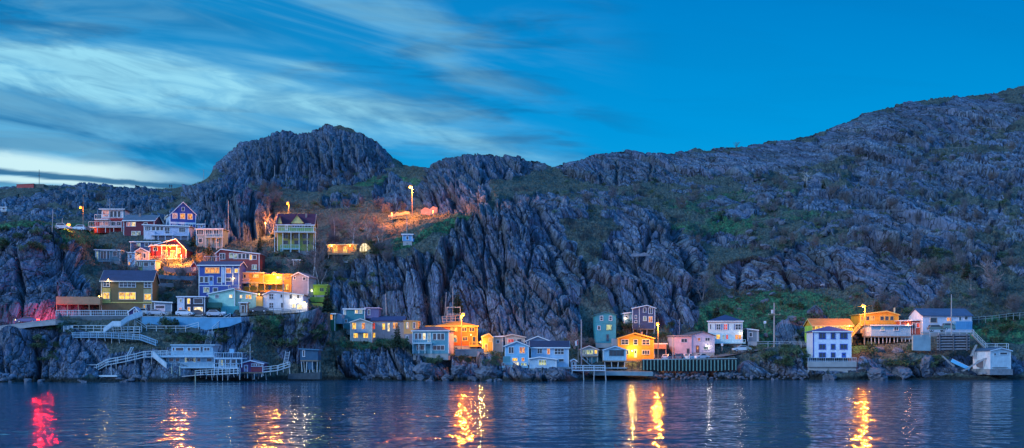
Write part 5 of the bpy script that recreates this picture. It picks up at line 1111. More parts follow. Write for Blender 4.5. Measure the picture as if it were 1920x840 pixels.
street_lamp('lone street lamp on the orange lit shelf below the second hill', 769.5, 350, 773, 346, 396, Y=land_Y(772, 404) - 4.5, power=26000, r=.4, col=(1, .26, .03))
street_lamp('brilliant street lamp in front of the orange hip roofed house', 868.5, 589, 865, 590, 651, Y=land_Y(866, 650) - 5.5, power=5500, r=.4)
street_lamp('lamp on the thick utility pole beside the orange brown carport', 1232.5, 607, 1234, 597, 672, Y=304.6, power=4600, r=.36)
street_lamp('street lamp above the blue trailer and the lime bungalow', 1617, 573, 1621.5, 571, 642, Y=312.2, power=6500, r=.36)
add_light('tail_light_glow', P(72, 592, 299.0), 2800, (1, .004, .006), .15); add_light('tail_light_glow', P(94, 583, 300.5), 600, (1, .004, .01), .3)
def ground_lamp(label, u, v, Y, power, col):
    o = P(u, v, Y); e = empty('ground_lamp', o - Vector((0, 0, .9)), label, 'lamp')
    MB().tube((0, 0, -2.2), (0, 0, .78), .05, .05, 6).build('post', M_METAL(), e); MB().tube((0, 0, .78), (0, 0, .98), .09, .09, 8).build('bulb', emit((1, .33, .025), 2.5), e); MB().tube((0, 0, .983), (0, 0, 1.06), .15, .04, 8).build('cap', M_METAL(), e)
    add_light('ground_lamp_light', o + Vector((0, -.35, .1)), power, col, .1)
ground_lamp('small added lamp strengthening the light on the bank below the red gabled house', 340, 479, land_Y(340, 492) - 4.5, 15000, (1, .26, .03))  # helper light added for the bank, besides the lamp under the eave
ground_lamp('small low lamp at the left end of the lit ruined wall', 735, 400, land_Y(735, 406) - 8, 6000, (1, .16, .03))
ground_lamp('small low lamp before the broken wall right of the lone street lamp', 812, 396, land_Y(805, 402) - 9, 3500, (1, .2, .03))
ground_lamp('small low lamp lighting the cliff left of the lime hill house', 498, 418, land_Y(500, 432) - 8, 9000, (1, .3, .05))

def pole(label, u, vt, vb, Y=None, lean=0, r=.13, cross=None, box=False, name='utility_pole', cat='pole', col=(.34, .32, .31), dy=-.6):
    Y = Y or (seen_Y(u, vb) + dy); o = P(u, vb, Y); t = P(u + lean, vt, Y) - o; e = empty(name, o, label, cat)
    MB().tube((0, 0, -1.5), t, r, r * .7, 8).build('pole', plain(col, .8, vary=.3), e)
    if cross:
        for vc, w in cross:
            c = P(u + lean * (vb - vc) / (vb - vt), vc, Y) - o; MB().box(c.x - w, c.x + w, -r - .12, -r, c.z - .07, c.z + .07).build('crossarm', M_WOOD(), e)
            for x in (-w * .85, w * .85): MB().tube((c.x + x, -r - .06, c.z + .07), (c.x + x, -r - .06, c.z + .25), .05).build('insulator', plain((.5, .52, .52), .3), e)
    if box: c = P(u, vt + (vb - vt) * .2, Y) - o; MB().tube((c.x - .45, 0, c.z - .5), (c.x - .45, 0, c.z + .4), .3, n=10).build('transformer', plain((.5, .54, .56), .5), e)
    return e
for a in [('plain pole on the bluff left of the white car', 98, 392, 424, 1), ('short pole beside the low glowing bluff lamp', 116, 409, 428, 1), ('thin pole in front of the red house decks', 206, 372, 437, 0), ('tall bare pole against the dark rock knob', 428, 377, 432, 0), ('short white post beside the small plain blue shed', 385, 413, 428, 0), ('thin pale pole on the grassy saddle under the main summit', 515, 310, 344, 0), ('small pole on the skyline at the foot of the main summit', 382, 318, 338, 0),
          ('pole before the amber house and white house', 531, 512, 584, 0), ('leaning pale pole below the big cliff right of the slate blue wing', 725, 551, 600, -2), ('plain mast against the cliff above the pink wing', 1274, 598, 632, 0), ('tall pale mast in front of the white bungalow', 1784, 552, 618, 0), ('short post at the left corner of the pink wing', 1262, 632, 664, 0), ('pale pole behind the red roofed boathouse', 1090, 599, 672, 0), ('thin pole left of the small blue clifftop shed', 763, 405, 440, 0), ('leaning pole in front of the timber goal frame', 833, 548, 600, 4), ('straight pole above the goal frame', 849, 540, 604, 0), ('short pole left of the brick red house', 471, 461, 472, 0)]:
    pole(a[0], a[1], a[2], a[3], lean=a[4], r=.12 if a[1] not in (1784, 725, 1090) else .16, Y=(304.5 if a[1] == 1784 else 304 if a[1] == 1262 else 300 if a[1] == 1090 else land_Y(531, 583) - 4 if a[1] == 531 else land_Y(206, 437) - 5 if a[1] == 206 else None))
pole('big utility pole with crossarm and round transformer on the grass', 1451.5, 568, 648, Y=313.8, r=.2, cross=[(590, 1.6)], box=True)
pole('dark cross shaped mast on the far left skyline', 73.5, 318, 350, r=.14, cross=[(329, .75)], name='mast', cat='mast', col=(.06, .06, .08))
pole('flagmast with one yard on the purple boathouse', 469, 645, 679, Y=283.5, r=.07, cross=[(659.5, .7)], name='mast', cat='mast', col=(.5, .54, .6))
e = pole('flagstaff with a small drooping red and white flag by the boathouse', 1084, 636, 668, Y=296.5, r=.05, name='flagpole', cat='flagpole'); t = P(1084, 637, 296.5) - e.location
b = MB(); b.prism([(-.05, 0, t.z), (-.75, .05, t.z - .35), (-.6, .02, t.z - 1.5), (-.05, 0, t.z - 1.2)], (0, .02, 0)); fl = b.build('flag', plain((.6, .52, .52), .7), e); MB().prism([(-.06, -.02, t.z - .1), (-.3, -.02, t.z - .22), (-.26, -.02, t.z - 1.25), (-.06, -.02, t.z - 1.1)], (0, .015, 0)).build('red_panel', plain((.5, .03, .03), .7), fl)
e = pole('small marker board on the main summit', 612, 232.5, 239, r=.08, name='summit_marker', cat='marker', col=(.05, .05, .06)); t = P(612, 233, e.location.y) - e.location; MB().box(-.7, .7, -.15, -.09, t.z - .35, t.z + .25).build('board', M_BLACK(), e)
# overhead wires
def wire(label, a, c, sag=.8):
    b = MB(); pr = None
    for k in range(13):
        t = k / 12; q = a.lerp(c, t) - Vector((0, 0, sag * 4 * t * (1 - t)))
        if pr is not None: b.tube(pr - a, q - a, .022, .022, 4)
        pr = q
    o = b.build('overhead_wire', M_BLACK(), None, a); tag(o, label, 'wire', 'overhead wires')
wire('wire from the big utility pole to the lamp above the trailer', P(1451.5, 590, 313.6), P(1621.5, 572, 312.2)); wire('wire from the big utility pole to the carport lamp pole', P(1451.5, 590, 313.6), P(1234, 599, 304.6), 1.2); wire('wire from the carport lamp pole to the pole behind the red roofed boathouse', P(1234, 599, 304.6), P(1090, 600, 300), 1.0); wire('wire from the trailer lamp to the mast before the white bungalow', P(1621.5, 573, 312.2), P(1784, 553, 304.5), 1.0)

# scrawled paint on the rocks, trail rails high on the hill
for lab, u0, v0, seed in (('small illegible white scrawl painted on the cliff face by the greenhouse', 643, 489, 3), ('faint illegible white scrawl painted on the rock above the grassy slope', 1538, 532, 5)):
    Y = seen_Y(u0 + 5, v0 + 3) - .25; rr = random.Random(seed); b = MB(); o = P(u0, v0, Y)
    for k in range(6):
        x = k * .22; b.bar((x, rr.uniform(-.02, .02), rr.uniform(-.1, .1)), (x + rr.uniform(-.1, .15), 0, -rr.uniform(.35, .6)), .05)
        b.bar((x, 0, -rr.uniform(.1, .5)), (x + .16, 0, -rr.uniform(.1, .5)), .05)
    tag(b.build('graffiti', plain((.6, .62, .65), .8), None, o), lab, 'graffiti')
for lab, pts in (('pale trail rail high on the right hillside', [(1705, 285), (1760, 283), (1815, 281)]), ('pale trail rail across the middle of the right hillside', [(1590, 399), (1640, 400), (1722, 400)]), ('short trail rail near the right edge of the ridge', [(1800, 245), (1850, 244), (1885, 243)])):
    walkway('trail_rail', lab, 'railing', [(u, v, seen_Y(u, v) - .6) for u, v in pts], floor=False, rail=1.0, step=3.4, mid=False, mat=plain((.18, .2, .22), .7))

for lab, a, c in (('wire from the tall bluff lamp pole to the pole before the red house', (156, 366, seen_Y(156, 434) - 1), (206, 373, land_Y(206, 437) - 5)), ('wire from the pole before the red house to the pole by the dark knob', (206, 373, land_Y(206, 437) - 5), (428, 379, seen_Y(428, 432) - .6)), ('wire from the amber house lamp pole to the pole before the white house', (518, 509, land_Y(518, 547) - 4.5), (531, 513, land_Y(531, 583) - 4)), ('wire from the pole before the white house to the pole under the big cliff', (531, 513, land_Y(531, 583) - 4), (723, 552, seen_Y(725, 600) - .6)), ('wire from the red gabled house lamp pole to the amber house lamp pole', (312, 453, land_Y(312, 484) - 4.2), (518, 509, land_Y(518, 547) - 4.5))):
    wire(lab, P(*a), P(*c), .7)

# ------------------------------------------------------------------ people on the ridge
def person(label, u, v, arm):
    Y = seen_Y(u, v); o = P(u, v, Y); e_sc = 1.0
    J = {'hip': (0, 0, .95), 'chest': (0, 0, 1.35), 'neck': (0, 0, 1.5), 'head': (0, -.02, 1.66), 'top': (0, -.01, 1.76), 'sl': (-.2, 0, 1.42), 'el': (-.27, .02, 1.14), 'hl': (-.27, -.08, .88), 'sr': (.2, 0, 1.42), 'er': (.28, .02, 1.14), 'hr': (.25 + arm, -.12, .9 + arm), 'll': (-.1, 0, .9), 'kl': (-.11, -.02, .5), 'fl': (-.12, 0, .06), 'tl': (-.13, -.14, .03), 'lr': (.1, 0, .9), 'kr': (.12, -.03, .5), 'fr': (.14, 0, .06), 'tr': (.15, -.14, .03)}
    rad = {'hip': .15, 'chest': .17, 'neck': .065, 'head': .11, 'top': .07, 'sl': .075, 'el': .05, 'hl': .04, 'sr': .075, 'er': .05, 'hr': .04, 'll': .1, 'kl': .065, 'fl': .045, 'tl': .04, 'lr': .1, 'kr': .065, 'fr': .045, 'tr': .04}
    ks = list(J); ed = [('hip', 'chest'), ('chest', 'neck'), ('neck', 'head'), ('head', 'top'), ('chest', 'sl'), ('sl', 'el'), ('el', 'hl'), ('chest', 'sr'), ('sr', 'er'), ('er', 'hr'), ('hip', 'll'), ('ll', 'kl'), ('kl', 'fl'), ('fl', 'tl'), ('hip', 'lr'), ('lr', 'kr'), ('kr', 'fr'), ('fr', 'tr')]
    me = bpy.data.meshes.new('person'); me.from_pydata([J[k] for k in ks], [(ks.index(a), ks.index(c)) for a, c in ed], []); me.materials.append(plain((.03, .035, .05), .8))
    ob = bpy.data.objects.new('person', me); COL.objects.link(ob); ob.location = o - Vector((0, 0, .1))
    sm = ob.modifiers.new('skin', 'SKIN'); ob.modifiers.new('smooth', 'SUBSURF').levels = 1
    for i, k in enumerate(ks): me.skin_vertices[0].data[i].radius = (rad[k], rad[k])
    me.skin_vertices[0].data[0].use_root = True
    tag(ob, label, 'person')
person('person in dark clothes standing on the left ridge, nearer the summit', 321.8, 353, .0); person('person in dark clothes on the left ridge beside another walker', 318.2, 353, .12)

# ------------------------------------------------------------------ boulders
def boulder_mesh(seed, sub=4):
    bm = bmesh.new(); bmesh.ops.create_icosphere(bm, subdivisions=sub, radius=1); rr = random.Random(seed)
    cuts = [Vector((rr.gauss(0, 1), rr.gauss(0, 1), rr.gauss(0, .8))).normalized() for _ in range(11)]; ds = [rr.uniform(.36, .74) for _ in cuts]
    for v in bm.verts:
        p = v.co.copy()
        for c, d_ in zip(cuts, ds):
            k = p.dot(c) - d_
            if k > 0: p -= c * k * .92
        from mathutils import noise as mn
        w = v.co * 2.6 + Vector((seed * 3.1, 0, 0)); v.co = p + v.co * (.12 * mn.noise(w) + .10 * mn.noise(w * 2.7) - .16 * max(0, .12 - abs(mn.noise(w * .9 + Vector((9, 2, 4))))) * 8)
    me = bpy.data.meshes.new('boulder'); bm.to_mesh(me); bm.free(); me.materials.append(M_BOULD); return me
M_BOULD = plain((.11, .125, .155), .92, vary=.55, scale=1.3, bump=.9)
BM = [boulder_mesh(i) for i in range(6)]
def boulder(label, u, v, size, group=None, Y=None, sink=.3, flat=.75, ang=None):
    p = P(u, v, Y) if Y else on_land(u, v, -.2)
    ob = bpy.data.objects.new('boulder', BM[random.randrange(6)]); COL.objects.link(ob); ob.location = p - Vector((0, 0, size * sink * .3))
    ob.rotation_euler = (random.uniform(-.3, .3), random.uniform(-.35, .35) if ang is None else ang, random.uniform(0, 6.3)); k = random.uniform(.8, 1.25); ob.scale = (size * k, size / k, size * flat)
    tag(ob, label, 'boulder', group)
for i in range(150):
    u = random.uniform(1225, 1520); t = random.random()
    boulder('grey angular block in the riprap bank along the shore below the sea wall', u, 711 - 12 * t, random.uniform(.25, .62), 'riprap blocks below the sea wall', Y=297.2 + 6 * t)
for lo, hi, n, lab, g in ((592, 940, 34, 'dark rounded boulder at the tide line below the central houses', 'tide line boulders in the middle'), (1600, 1900, 30, 'dark boulder at the tide line near the right edge', 'tide line boulders on the right'), (0, 300, 16, 'dark boulder at the tide line under the left cliff', 'tide line boulders on the left'), (470, 600, 12, 'dark boulder in the cove beside the gangway', 'boulders in the cove')):
    for i in range(n):
        u = random.uniform(lo, hi); vs = np.interp(u, SHORE[:, 0], SHORE[:, 1]); t = random.random()
        boulder(lab, u, vs + 1 - 8 * t, random.uniform(.5, 1.3), g, Y=F * H0 / (vs - HV) - .6 + 2.5 * t)
for lab, u, v, s_, fl in (('long smooth whaleback rock at the water below the trailer', 1690, 702, 3.6, .55), ('broad smooth shore slab right of the white sea wall', 1640, 703, 3.4, .6), ('upright pale slab rock standing in the gully by the log crib', 1737, 690, 2.6, 1.3), ('dark pointed rock standing in the water off the white sea wall', 1556, 711, 1.9, .8), ('big dark block at the water below the hip roofed teal house', 795, 700, 2.8, 1.0), ('rounded pale boulder below the stone garden wall', 860, 690, 2.2, .8), ('broad rock under the glowing light blue house', 918, 700, 3.4, .75), ('dark rock hump below the small pale cottage', 1040, 708, 2.8, .7), ('round rock standing on the grass above the guard rail', 1484, 598, 1.5, .8), ('flat boulder under the trailer stilts', 1647, 656, 1.3, .8), ('low boulder under the middle of the trailer stilts', 1683, 658, 1.6, .6)):
    boulder(lab, u, v, s_, None, flat=fl, Y=(291 if u in (795,) else None))
for i in range(24):
    boulder('small grey boulder lying on the green slope above the lane', random.uniform(1330, 1620), random.uniform(548, 632), random.uniform(.4, 1.1), 'boulders on the green slope', flat=.7)
for i in range(60):
    u = random.uniform(1380, 1900); v = random.uniform(210, 470) if u > 1560 else random.uniform(330, 470)
    if v < np.interp(u, SKY[:, 0], SKY[:, 1]) + 12: continue
    boulder('loose grey block scattered over the upper right hillside', u, v, random.uniform(.6, 2.0), 'loose blocks on the right hillside', flat=.8)

# ------------------------------------------------------------------ trees
M_BARK = plain((.13, .11, .10), .9, vary=.4); M_BIRCH = plain((.46, .44, .42), .8, vary=.35); M_TWIG = plain((.115, .12, .135), .9, vary=.4); M_TWIGP = plain((.24, .19, .19), .9, vary=.4)
def needle_mat():
    m, b, p, tc = new_mat('spruce_needles'); oi = b.noise(tc.outputs['Object'], 2.2, 3); b.put(p.inputs['Base Color'], b.mix(b.ss(oi, .35, .65), (.012, .028, .016), (.035, .07, .035))); p.inputs['Roughness'].default_value = .8; return m
M_NEEDLE = needle_mat()
def leaf_mat():
    m, b, p, tc = new_mat('shrub_leaves'); n = b.noise(tc.outputs['Object'], 1.4, 4); b.put(p.inputs['Base Color'], b.mix(b.ss(n, .35, .65), (.022, .05, .02), (.075, .13, .05))); p.inputs['Roughness'].default_value = .7; return m
M_LEAF = leaf_mat()
def spruce_parts(hh, rad, seed):
    rr = random.Random(seed); t = MB().tube((0, 0, -.6), (0, 0, hh * .97), hh * .02 + .04, .02, 7); c = MB(); n = int(hh * 5)
    for i in range(n):
        f = i / n; z = hh * (.08 + .92 * f); L = rad * (1 - f) ** .85 * rr.uniform(.75, 1.15) + .12
        for k in range(max(4, int(9 * (1 - f) + 4))):
            a = rr.uniform(0, 6.283); l = L * rr.uniform(.65, 1.1); dr = l * rr.uniform(.18, .42); w = l * rr.uniform(.16, .28)
            d_ = Vector((math.cos(a), math.sin(a), 0)); s_ = Vector((-d_.y, d_.x, 0)); p0 = Vector((0, 0, z)); p1 = p0 + d_ * l * .55 + Vector((0, 0, -dr * .4)); p2 = p0 + d_ * l + Vector((0, 0, -dr))
            c.add([p0, p1 + s_ * w, p2, p1 - s_ * w, p1 + Vector((0, 0, -w * 1.2))], [(0, 1, 2), (0, 2, 3), (0, 4, 2)])
    return t, c
def spruce(label, u, vt, vb, ru, Y=None, group=None):
    p = P(u, vb, Y) if Y else on_land(u, vb, -1.2); hh = (vb - vt) / F * p.y; rad = ru / F * p.y
    e = empty('spruce_tree', p, label, 'tree', group); t, c = spruce_parts(hh, rad, int(u * 7 + vt)); t.build('trunk', M_BARK, e); c.build('crown', M_NEEDLE, e)
for a in [('tall dark spruce standing before the mauve wing', 745, 600, 652, 12, 298), ('broad dark spruce beside the lime terraces', 614, 534, 592, 15, land_Y(614, 585) - 5), ('small dark spruce beside the sun porch house', 362, 430, 462, 7, land_Y(362, 458) - 5), ('stout dark spruce below the grey green house', 393, 452, 480, 9, None), ('narrow dark spruce left of the lime hill house', 487, 432, 474, 7, None), ('dark spruce on the grass above the blue shuttered house', 1344, 563, 600, 11, None), ('lone dark spruce high on the right hillside', 1544, 334, 356, 6, None), ('dark spruce on the wooded slope above the white bungalow', 1814, 482, 520, 12, None), ('small spruce below the guard fence under the white sea wall', 1553, 688, 700, 4, 293), ('small spruce between the greenhouse and the cliff', 699, 455, 474, 6, None), ('dark spruce above the lamp before the orange house', 858, 540, 586, 14, None), ('short dark spruce above the yellow hillside house', 1645, 556, 590, 10, None), ('small dark spruce left of the far lamp pole', 1510, 335, 352, 4, None)]:
    spruce(*a)
def twigs(mb, p, d, L, r, depth, rr, spread=.5, gnarl=.25):
    """branching twigs; returns nothing, fills mb"""
    q = p.copy(); n = 3; dd = d.copy()
    for k in range(n):
        dd = (dd + Vector((rr.gauss(0, gnarl), rr.gauss(0, gnarl), rr.gauss(.04, gnarl * .6))) * .6).normalized(); q2 = q + dd * (L / n); mb.tube(q, q2, r * (1 - .22 * k), r * (1 - .22 * (k + 1)), 4 if depth > 1 else 3); q = q2
        if depth > 0:
            for _ in range(2 if depth > 1 else 3):
                a = Vector((rr.gauss(0, 1), rr.gauss(0, 1), rr.gauss(.25, .6))).normalized(); nd = (dd + a * spread * 1.4).normalized(); twigs(mb, q, nd, L * rr.uniform(.45, .68), r * .5, depth - 1, rr, spread, gnarl)
def bare_meshes(hh, seed, stems=1, r=None, spread=.5, mats=(None, None)):
    rr = random.Random(seed); t = MB(); c = MB(); r = r or hh * .016
    for s_ in range(stems):
        d_ = Vector((rr.gauss(0, .05 + .28 * (stems > 1)), rr.gauss(0, .05 + .28 * (stems > 1)), 1)).normalized(); q = Vector((rr.gauss(0, .2), rr.gauss(0, .2), -.5)) if stems > 1 else Vector((0, 0, -.6)); n = 6
        for k in range(n):
            d2 = (d_ + Vector((rr.gauss(0, .12), rr.gauss(0, .12), .05))).normalized(); q2 = q + d2 * (hh / n) * (.9 if stems == 1 else rr.uniform(.6, .9)); t.tube(q, q2, r * (1 - .14 * k), r * (1 - .14 * (k + 1)), 6); q = q2
            if k >= (2 if stems == 1 else 1):
                for _ in range(3):
                    a = rr.uniform(0, 6.283); nd = (Vector((math.cos(a), math.sin(a), rr.uniform(.3, 1.1)))).normalized(); twigs(c, q, nd, hh * rr.uniform(.16, .30), max(r * .42, .03), 2 if stems == 1 else 1, rr, spread)
    return t, c
def make_bare(label, u, vt, vb, seed, stems=1, m1=None, m2=None, name='bare_tree', cat='tree', group=None, Y=None, r=None):
    p = P(u, vb, Y) if Y else on_land(u, vb, -1.0); hh = (vb - vt) / F * p.y; e = empty(name, p, label, cat, group); t, c = bare_meshes(hh, seed, stems, r)
    t.build('trunk', m1 or M_BARK, e); c.build('crown', m2 or M_TWIG, e); return e
for a in [('pale bare tree above the glowing orange cabin', 662, 402, 458, 3, 2, M_BIRCH, M_TWIGP), ('second bare tree with reddish twigs right of the cabin tree', 690, 405, 455, 4, 2, M_BIRCH, M_TWIGP), ('thin birch above the cabin roof, leftmost of the cabin trees', 628, 400, 450, 5, 1, M_BIRCH, M_TWIG), ('bare tree with reddish twigs below the lit shelf', 716, 412, 456, 6, 2, M_BIRCH, M_TWIGP), ('tangled bare tree beside the lime hill house', 600, 440, 512, 7, 2, M_BARK, M_TWIG), ('tall bare birch in front of the lime hill house', 586, 448, 520, 8, 1, M_BIRCH, M_TWIG), ('leaning bare tree above the lime terraces', 598, 478, 545, 9, 2, M_BIRCH, M_TWIG),
          ('dark bare tree in front of the tall pale blue house', 236, 455, 508, 10, 2, M_BARK, M_TWIG), ('pair of pale birch trunks behind the burgundy roof', 250, 378, 408, 11, 2, M_BIRCH, M_TWIG), ('white leafless tree spreading on the right slope', 1868, 478, 548, 12, 3, M_TWIGP, M_TWIGP), ('crooked white birch trunk above the white bungalow', 1821, 514, 548, 13, 1, M_BIRCH, M_TWIG), ('small bare tree alone on the skyline', 1381, 261, 278, 14, 2, M_BARK, M_TWIG), ('bare tree at the end of the amber row', 545, 478, 516, 15, 2, M_BARK, M_TWIGP), ('bare bushy tree behind the goal frame', 805, 545, 588, 16, 3, M_TWIGP, M_TWIGP), ('reddish bare bush behind the red roofed boathouse', 1078, 612, 650, 17, 4, M_TWIGP, M_TWIGP), ('bare tree between the navy house and the lamp pole', 1200, 600, 628, 18, 3, M_TWIG, M_TWIG), ('bare tree in the cleft above the blue shuttered house', 1318, 500, 560, 19, 3, M_TWIG, M_TWIG), ('thin white dead trunk high on the right hillside', 1511, 322, 358, 20, 1, M_BIRCH, M_BIRCH), ('bare dark tree in front of the orange lit bank', 311, 470, 508, 21, 1, M_BARK, M_TWIG), ('bare tree left of the lit rock by the lime hill house', 505, 395, 440, 22, 3, M_BIRCH, M_TWIGP)]:
    make_bare(a[0], *a[1:5], stems=a[5], m1=a[6], m2=a[7], Y=(land_Y(236, 505) - 5 if a[1] == 236 else land_Y(586, 515) - 4 if a[1] == 586 else land_Y(1078, 650) - 1 if a[1] == 1078 else None))
# twiggy shrubs in the open: a few grown, the rest copied
shrubs = []
for k in range(6):
    e = empty('bare_shrub', (0, 0, -50), 'x', 'shrub'); t, c = bare_meshes(3.2, 300 + k, 6, .035, .6); t.build('stem', M_TWIG, e); c.build('twigs', M_TWIG if k % 3 else M_BARK, e); shrubs.append(e)
used = set()
def shrub(label, u, v, size, group):
    k = random.randrange(6)
    e = shrubs[k] if k not in used else copy_tree(shrubs[k]); used.add(k)
    p = on_land(u, v, -.3); e.location = p - Vector((0, 0, .3)); s_ = size / 3.2; e.scale = (s_, s_, s_ * random.uniform(.9, 1.3)); e.rotation_euler = (0, 0, random.uniform(0, 6.28)); e['label'] = label; e['group'] = group
for lo, hi, v0, v1, n, lab, g in ((1300, 1900, 330, 470, 90, 'grey leafless shrub on the open right hillside', 'leafless shrubs on the right hillside'), (1560, 1900, 215, 330, 26, 'small leafless shrub high near the right skyline', 'leafless shrubs near the right skyline'), (1640, 1915, 470, 600, 60, 'leafless shrub in the thicket above the white bungalow', 'thicket shrubs above the white bungalow'), (1040, 1300, 330, 400, 14, 'leafless shrub in the saddle right of the second hill', 'leafless shrubs in the saddle'), (470, 760, 325, 400, 18, 'leafless shrub on the saddle below the main summit', 'leafless shrubs below the main summit'), (490, 730, 415, 530, 60, 'leafless shrub in the wood around the orange cabin', 'leafless shrubs around the cabin'), (180, 480, 470, 560, 44, 'leafless shrub between the terraced houses', 'leafless shrubs between the terraces'), (60, 330, 352, 420, 10, 'leafless shrub on the far left ridge', 'leafless shrubs on the left ridge'), (1020, 1140, 610, 660, 6, 'reddish leafless bush under the cliff behind the shore houses', 'bushes under the cliff')):
    for i in range(n):
        ub, vb_ = random.uniform(lo, hi), random.uniform(v0, v1)
        if 278 < ub < 372 and 462 < vb_ < 516 or vb_ < np.interp(ub, SKY[:, 0], SKY[:, 1]) + 12: continue
        shrub(lab, ub, vb_, random.uniform(1.8, 4.2), g)
# leafy dark bushes
def leafy_parts(seed, n=420):
    rr = random.Random(seed); c = MB(); st = MB()
    cl = [(Vector((rr.gauss(0, .5), rr.gauss(0, .5), rr.uniform(.4, 1.15))), rr.uniform(.25, .5)) for _ in range(9)]
    for p, r_ in cl:
        st.tube((0, 0, -.3), p, .05, .02, 4)
        for _ in range(n // 9):
            q = p + Vector((rr.gauss(0, 1), rr.gauss(0, 1), rr.gauss(0, .8))).normalized() * r_ * rr.uniform(.5, 1.15); a = Vector((rr.gauss(0, 1), rr.gauss(0, 1), rr.gauss(0, 1))).normalized() * rr.uniform(.06, .14); b_ = a.orthogonal().normalized() * a.length * .6
            c.add([q - a, q + b_, q + a, q - b_], [(0, 1, 2, 3)])
    return st, c
bushes = []
for k in range(5):
    e = empty('leafy_bush', (0, 0, -50), 'x', 'bush'); s_, c = leafy_parts(k + 50); s_.build('stem', M_BARK, e); c.build('leaves', M_LEAF, e); bushes.append(e)
used2 = set()
def bush(label, u, v, size, group):
    lab_ = label if 'in front of' in label else ''
    k = random.randrange(5); e = bushes[k] if k not in used2 else copy_tree(bushes[k]); used2.add(k)
    p = P(u, v, 292.9) if 'pale blue wall' in lab_ else on_land(u, v, -.25); e.location = p - Vector((0, 0, .2)); e.scale = (size, size, size * random.uniform(.7, 1)); e.rotation_euler = (0, 0, random.uniform(0, 6.28)); e['label'] = label; e['group'] = group
for lo, hi, v0, v1, n, lab, g in ((480, 620, 600, 650, 26, 'dark green bush on the bank below the white house', 'bushes below the white house'), (60, 140, 610, 680, 14, 'dark green bush growing on the left shore cliff', 'bushes on the left shore cliff'), (1400, 1520, 652, 690, 26, 'dark leafy bush on the bank left of the white sea wall', 'bushes left of the white sea wall'), (790, 940, 662, 685, 20, 'low dark bush on the bank below the stone garden wall', 'bushes below the stone garden wall'), (640, 770, 640, 655, 14, 'green bush on the rock top below the cream house', 'bushes on the cream house rock'), (300, 345, 606, 616, 5, 'green bush growing in front of the pale blue wall', 'bushes before the pale blue wall'), (490, 720, 430, 560, 44, 'dark bush in the wood below the lime hill house', 'bushes in the wood below the hill house'), (250, 470, 620, 650, 14, 'dark bush on the rocks between the pale blue wall and the boathouse', 'bushes above the boathouse'), (1236, 1262, 605, 640, 5, 'dark round bush behind the carport lamp pole', 'bushes behind the carport'), (1160, 1182, 600, 640, 6, 'dark round bush between the teal and navy houses', 'bushes between the teal and navy houses'), (1340, 1620, 545, 635, 30, 'low green bush on the grassy slope above the lane', 'bushes on the grassy slope'), (1620, 1760, 655, 690, 16, 'dark bush among the rocks below the trailer', 'bushes below the trailer'), (1820, 1920, 600, 660, 14, 'green bush on the grass below the right fence', 'bushes below the right fence'), (180, 480, 455, 565, 42, 'dark bush on the banks between the terraced houses', 'bushes between the terraces'), (0, 200, 425, 470, 26, 'dark green bush on top of the left bluff', 'bushes on the left bluff')):
    for i in range(n):
        ub, vb_ = random.uniform(lo, hi), random.uniform(v0, v1)
        if 278 < ub < 372 and 462 < vb_ < 516: continue          # the lit bank is open grass
        bush(lab, ub, vb_, random.uniform(.8, 1.7), g)

# dense low scrub on the far slopes: one mass
def scrub():
    rr = random.Random(77); src = [leafy_parts(900 + k, 150)[1] for k in range(4)]; vs, fs, n0 = [], [], 0
    for lo, hi, v0, v1, n in ((1300, 1900, 330, 470, 110), (1580, 1900, 205, 330, 60), (1620, 1910, 470, 595, 60), (480, 780, 325, 400, 40), (1040, 1300, 325, 410, 34)):
        for _ in range(n):
            u, v = rr.uniform(lo, hi), rr.uniform(v0, v1)
            if v < np.interp(u, SKY[:, 0], SKY[:, 1]) + 9: continue
            p = on_land(u, v, -.25); m = src[rr.randrange(4)]; k = rr.uniform(.8, 1.9); a = rr.uniform(0, 6.283); V = np.array(m.v) * [k, k, k * rr.uniform(.6, .9)]
            c, s_ = math.cos(a), math.sin(a); V = np.stack([V[:, 0] * c - V[:, 1] * s_, V[:, 0] * s_ + V[:, 1] * c, V[:, 2]], 1) + np.array(p) - [0, 0, .3 * k]
            vs.append(V); fs.append(np.array(m.f) + n0); n0 += len(V)
    vs = np.concatenate(vs); fs = np.concatenate(fs); me = bpy.data.meshes.new('undergrowth'); me.vertices.add(len(vs)); me.vertices.foreach_set('co', vs.reshape(-1).astype(np.float32))
    me.loops.add(fs.size); me.loops.foreach_set('vertex_index', fs.reshape(-1).astype(np.int32)); me.polygons.add(len(fs)); me.polygons.foreach_set('loop_start', np.arange(0, fs.size, 4, dtype=np.int32)); me.update(calc_edges=True)
    me.materials.append(M_LEAF); o = bpy.data.objects.new('undergrowth', me); COL.objects.link(o); tag(o, 'dense dark scrub over the far rocky slopes', 'scrub', kind='stuff')
scrub()

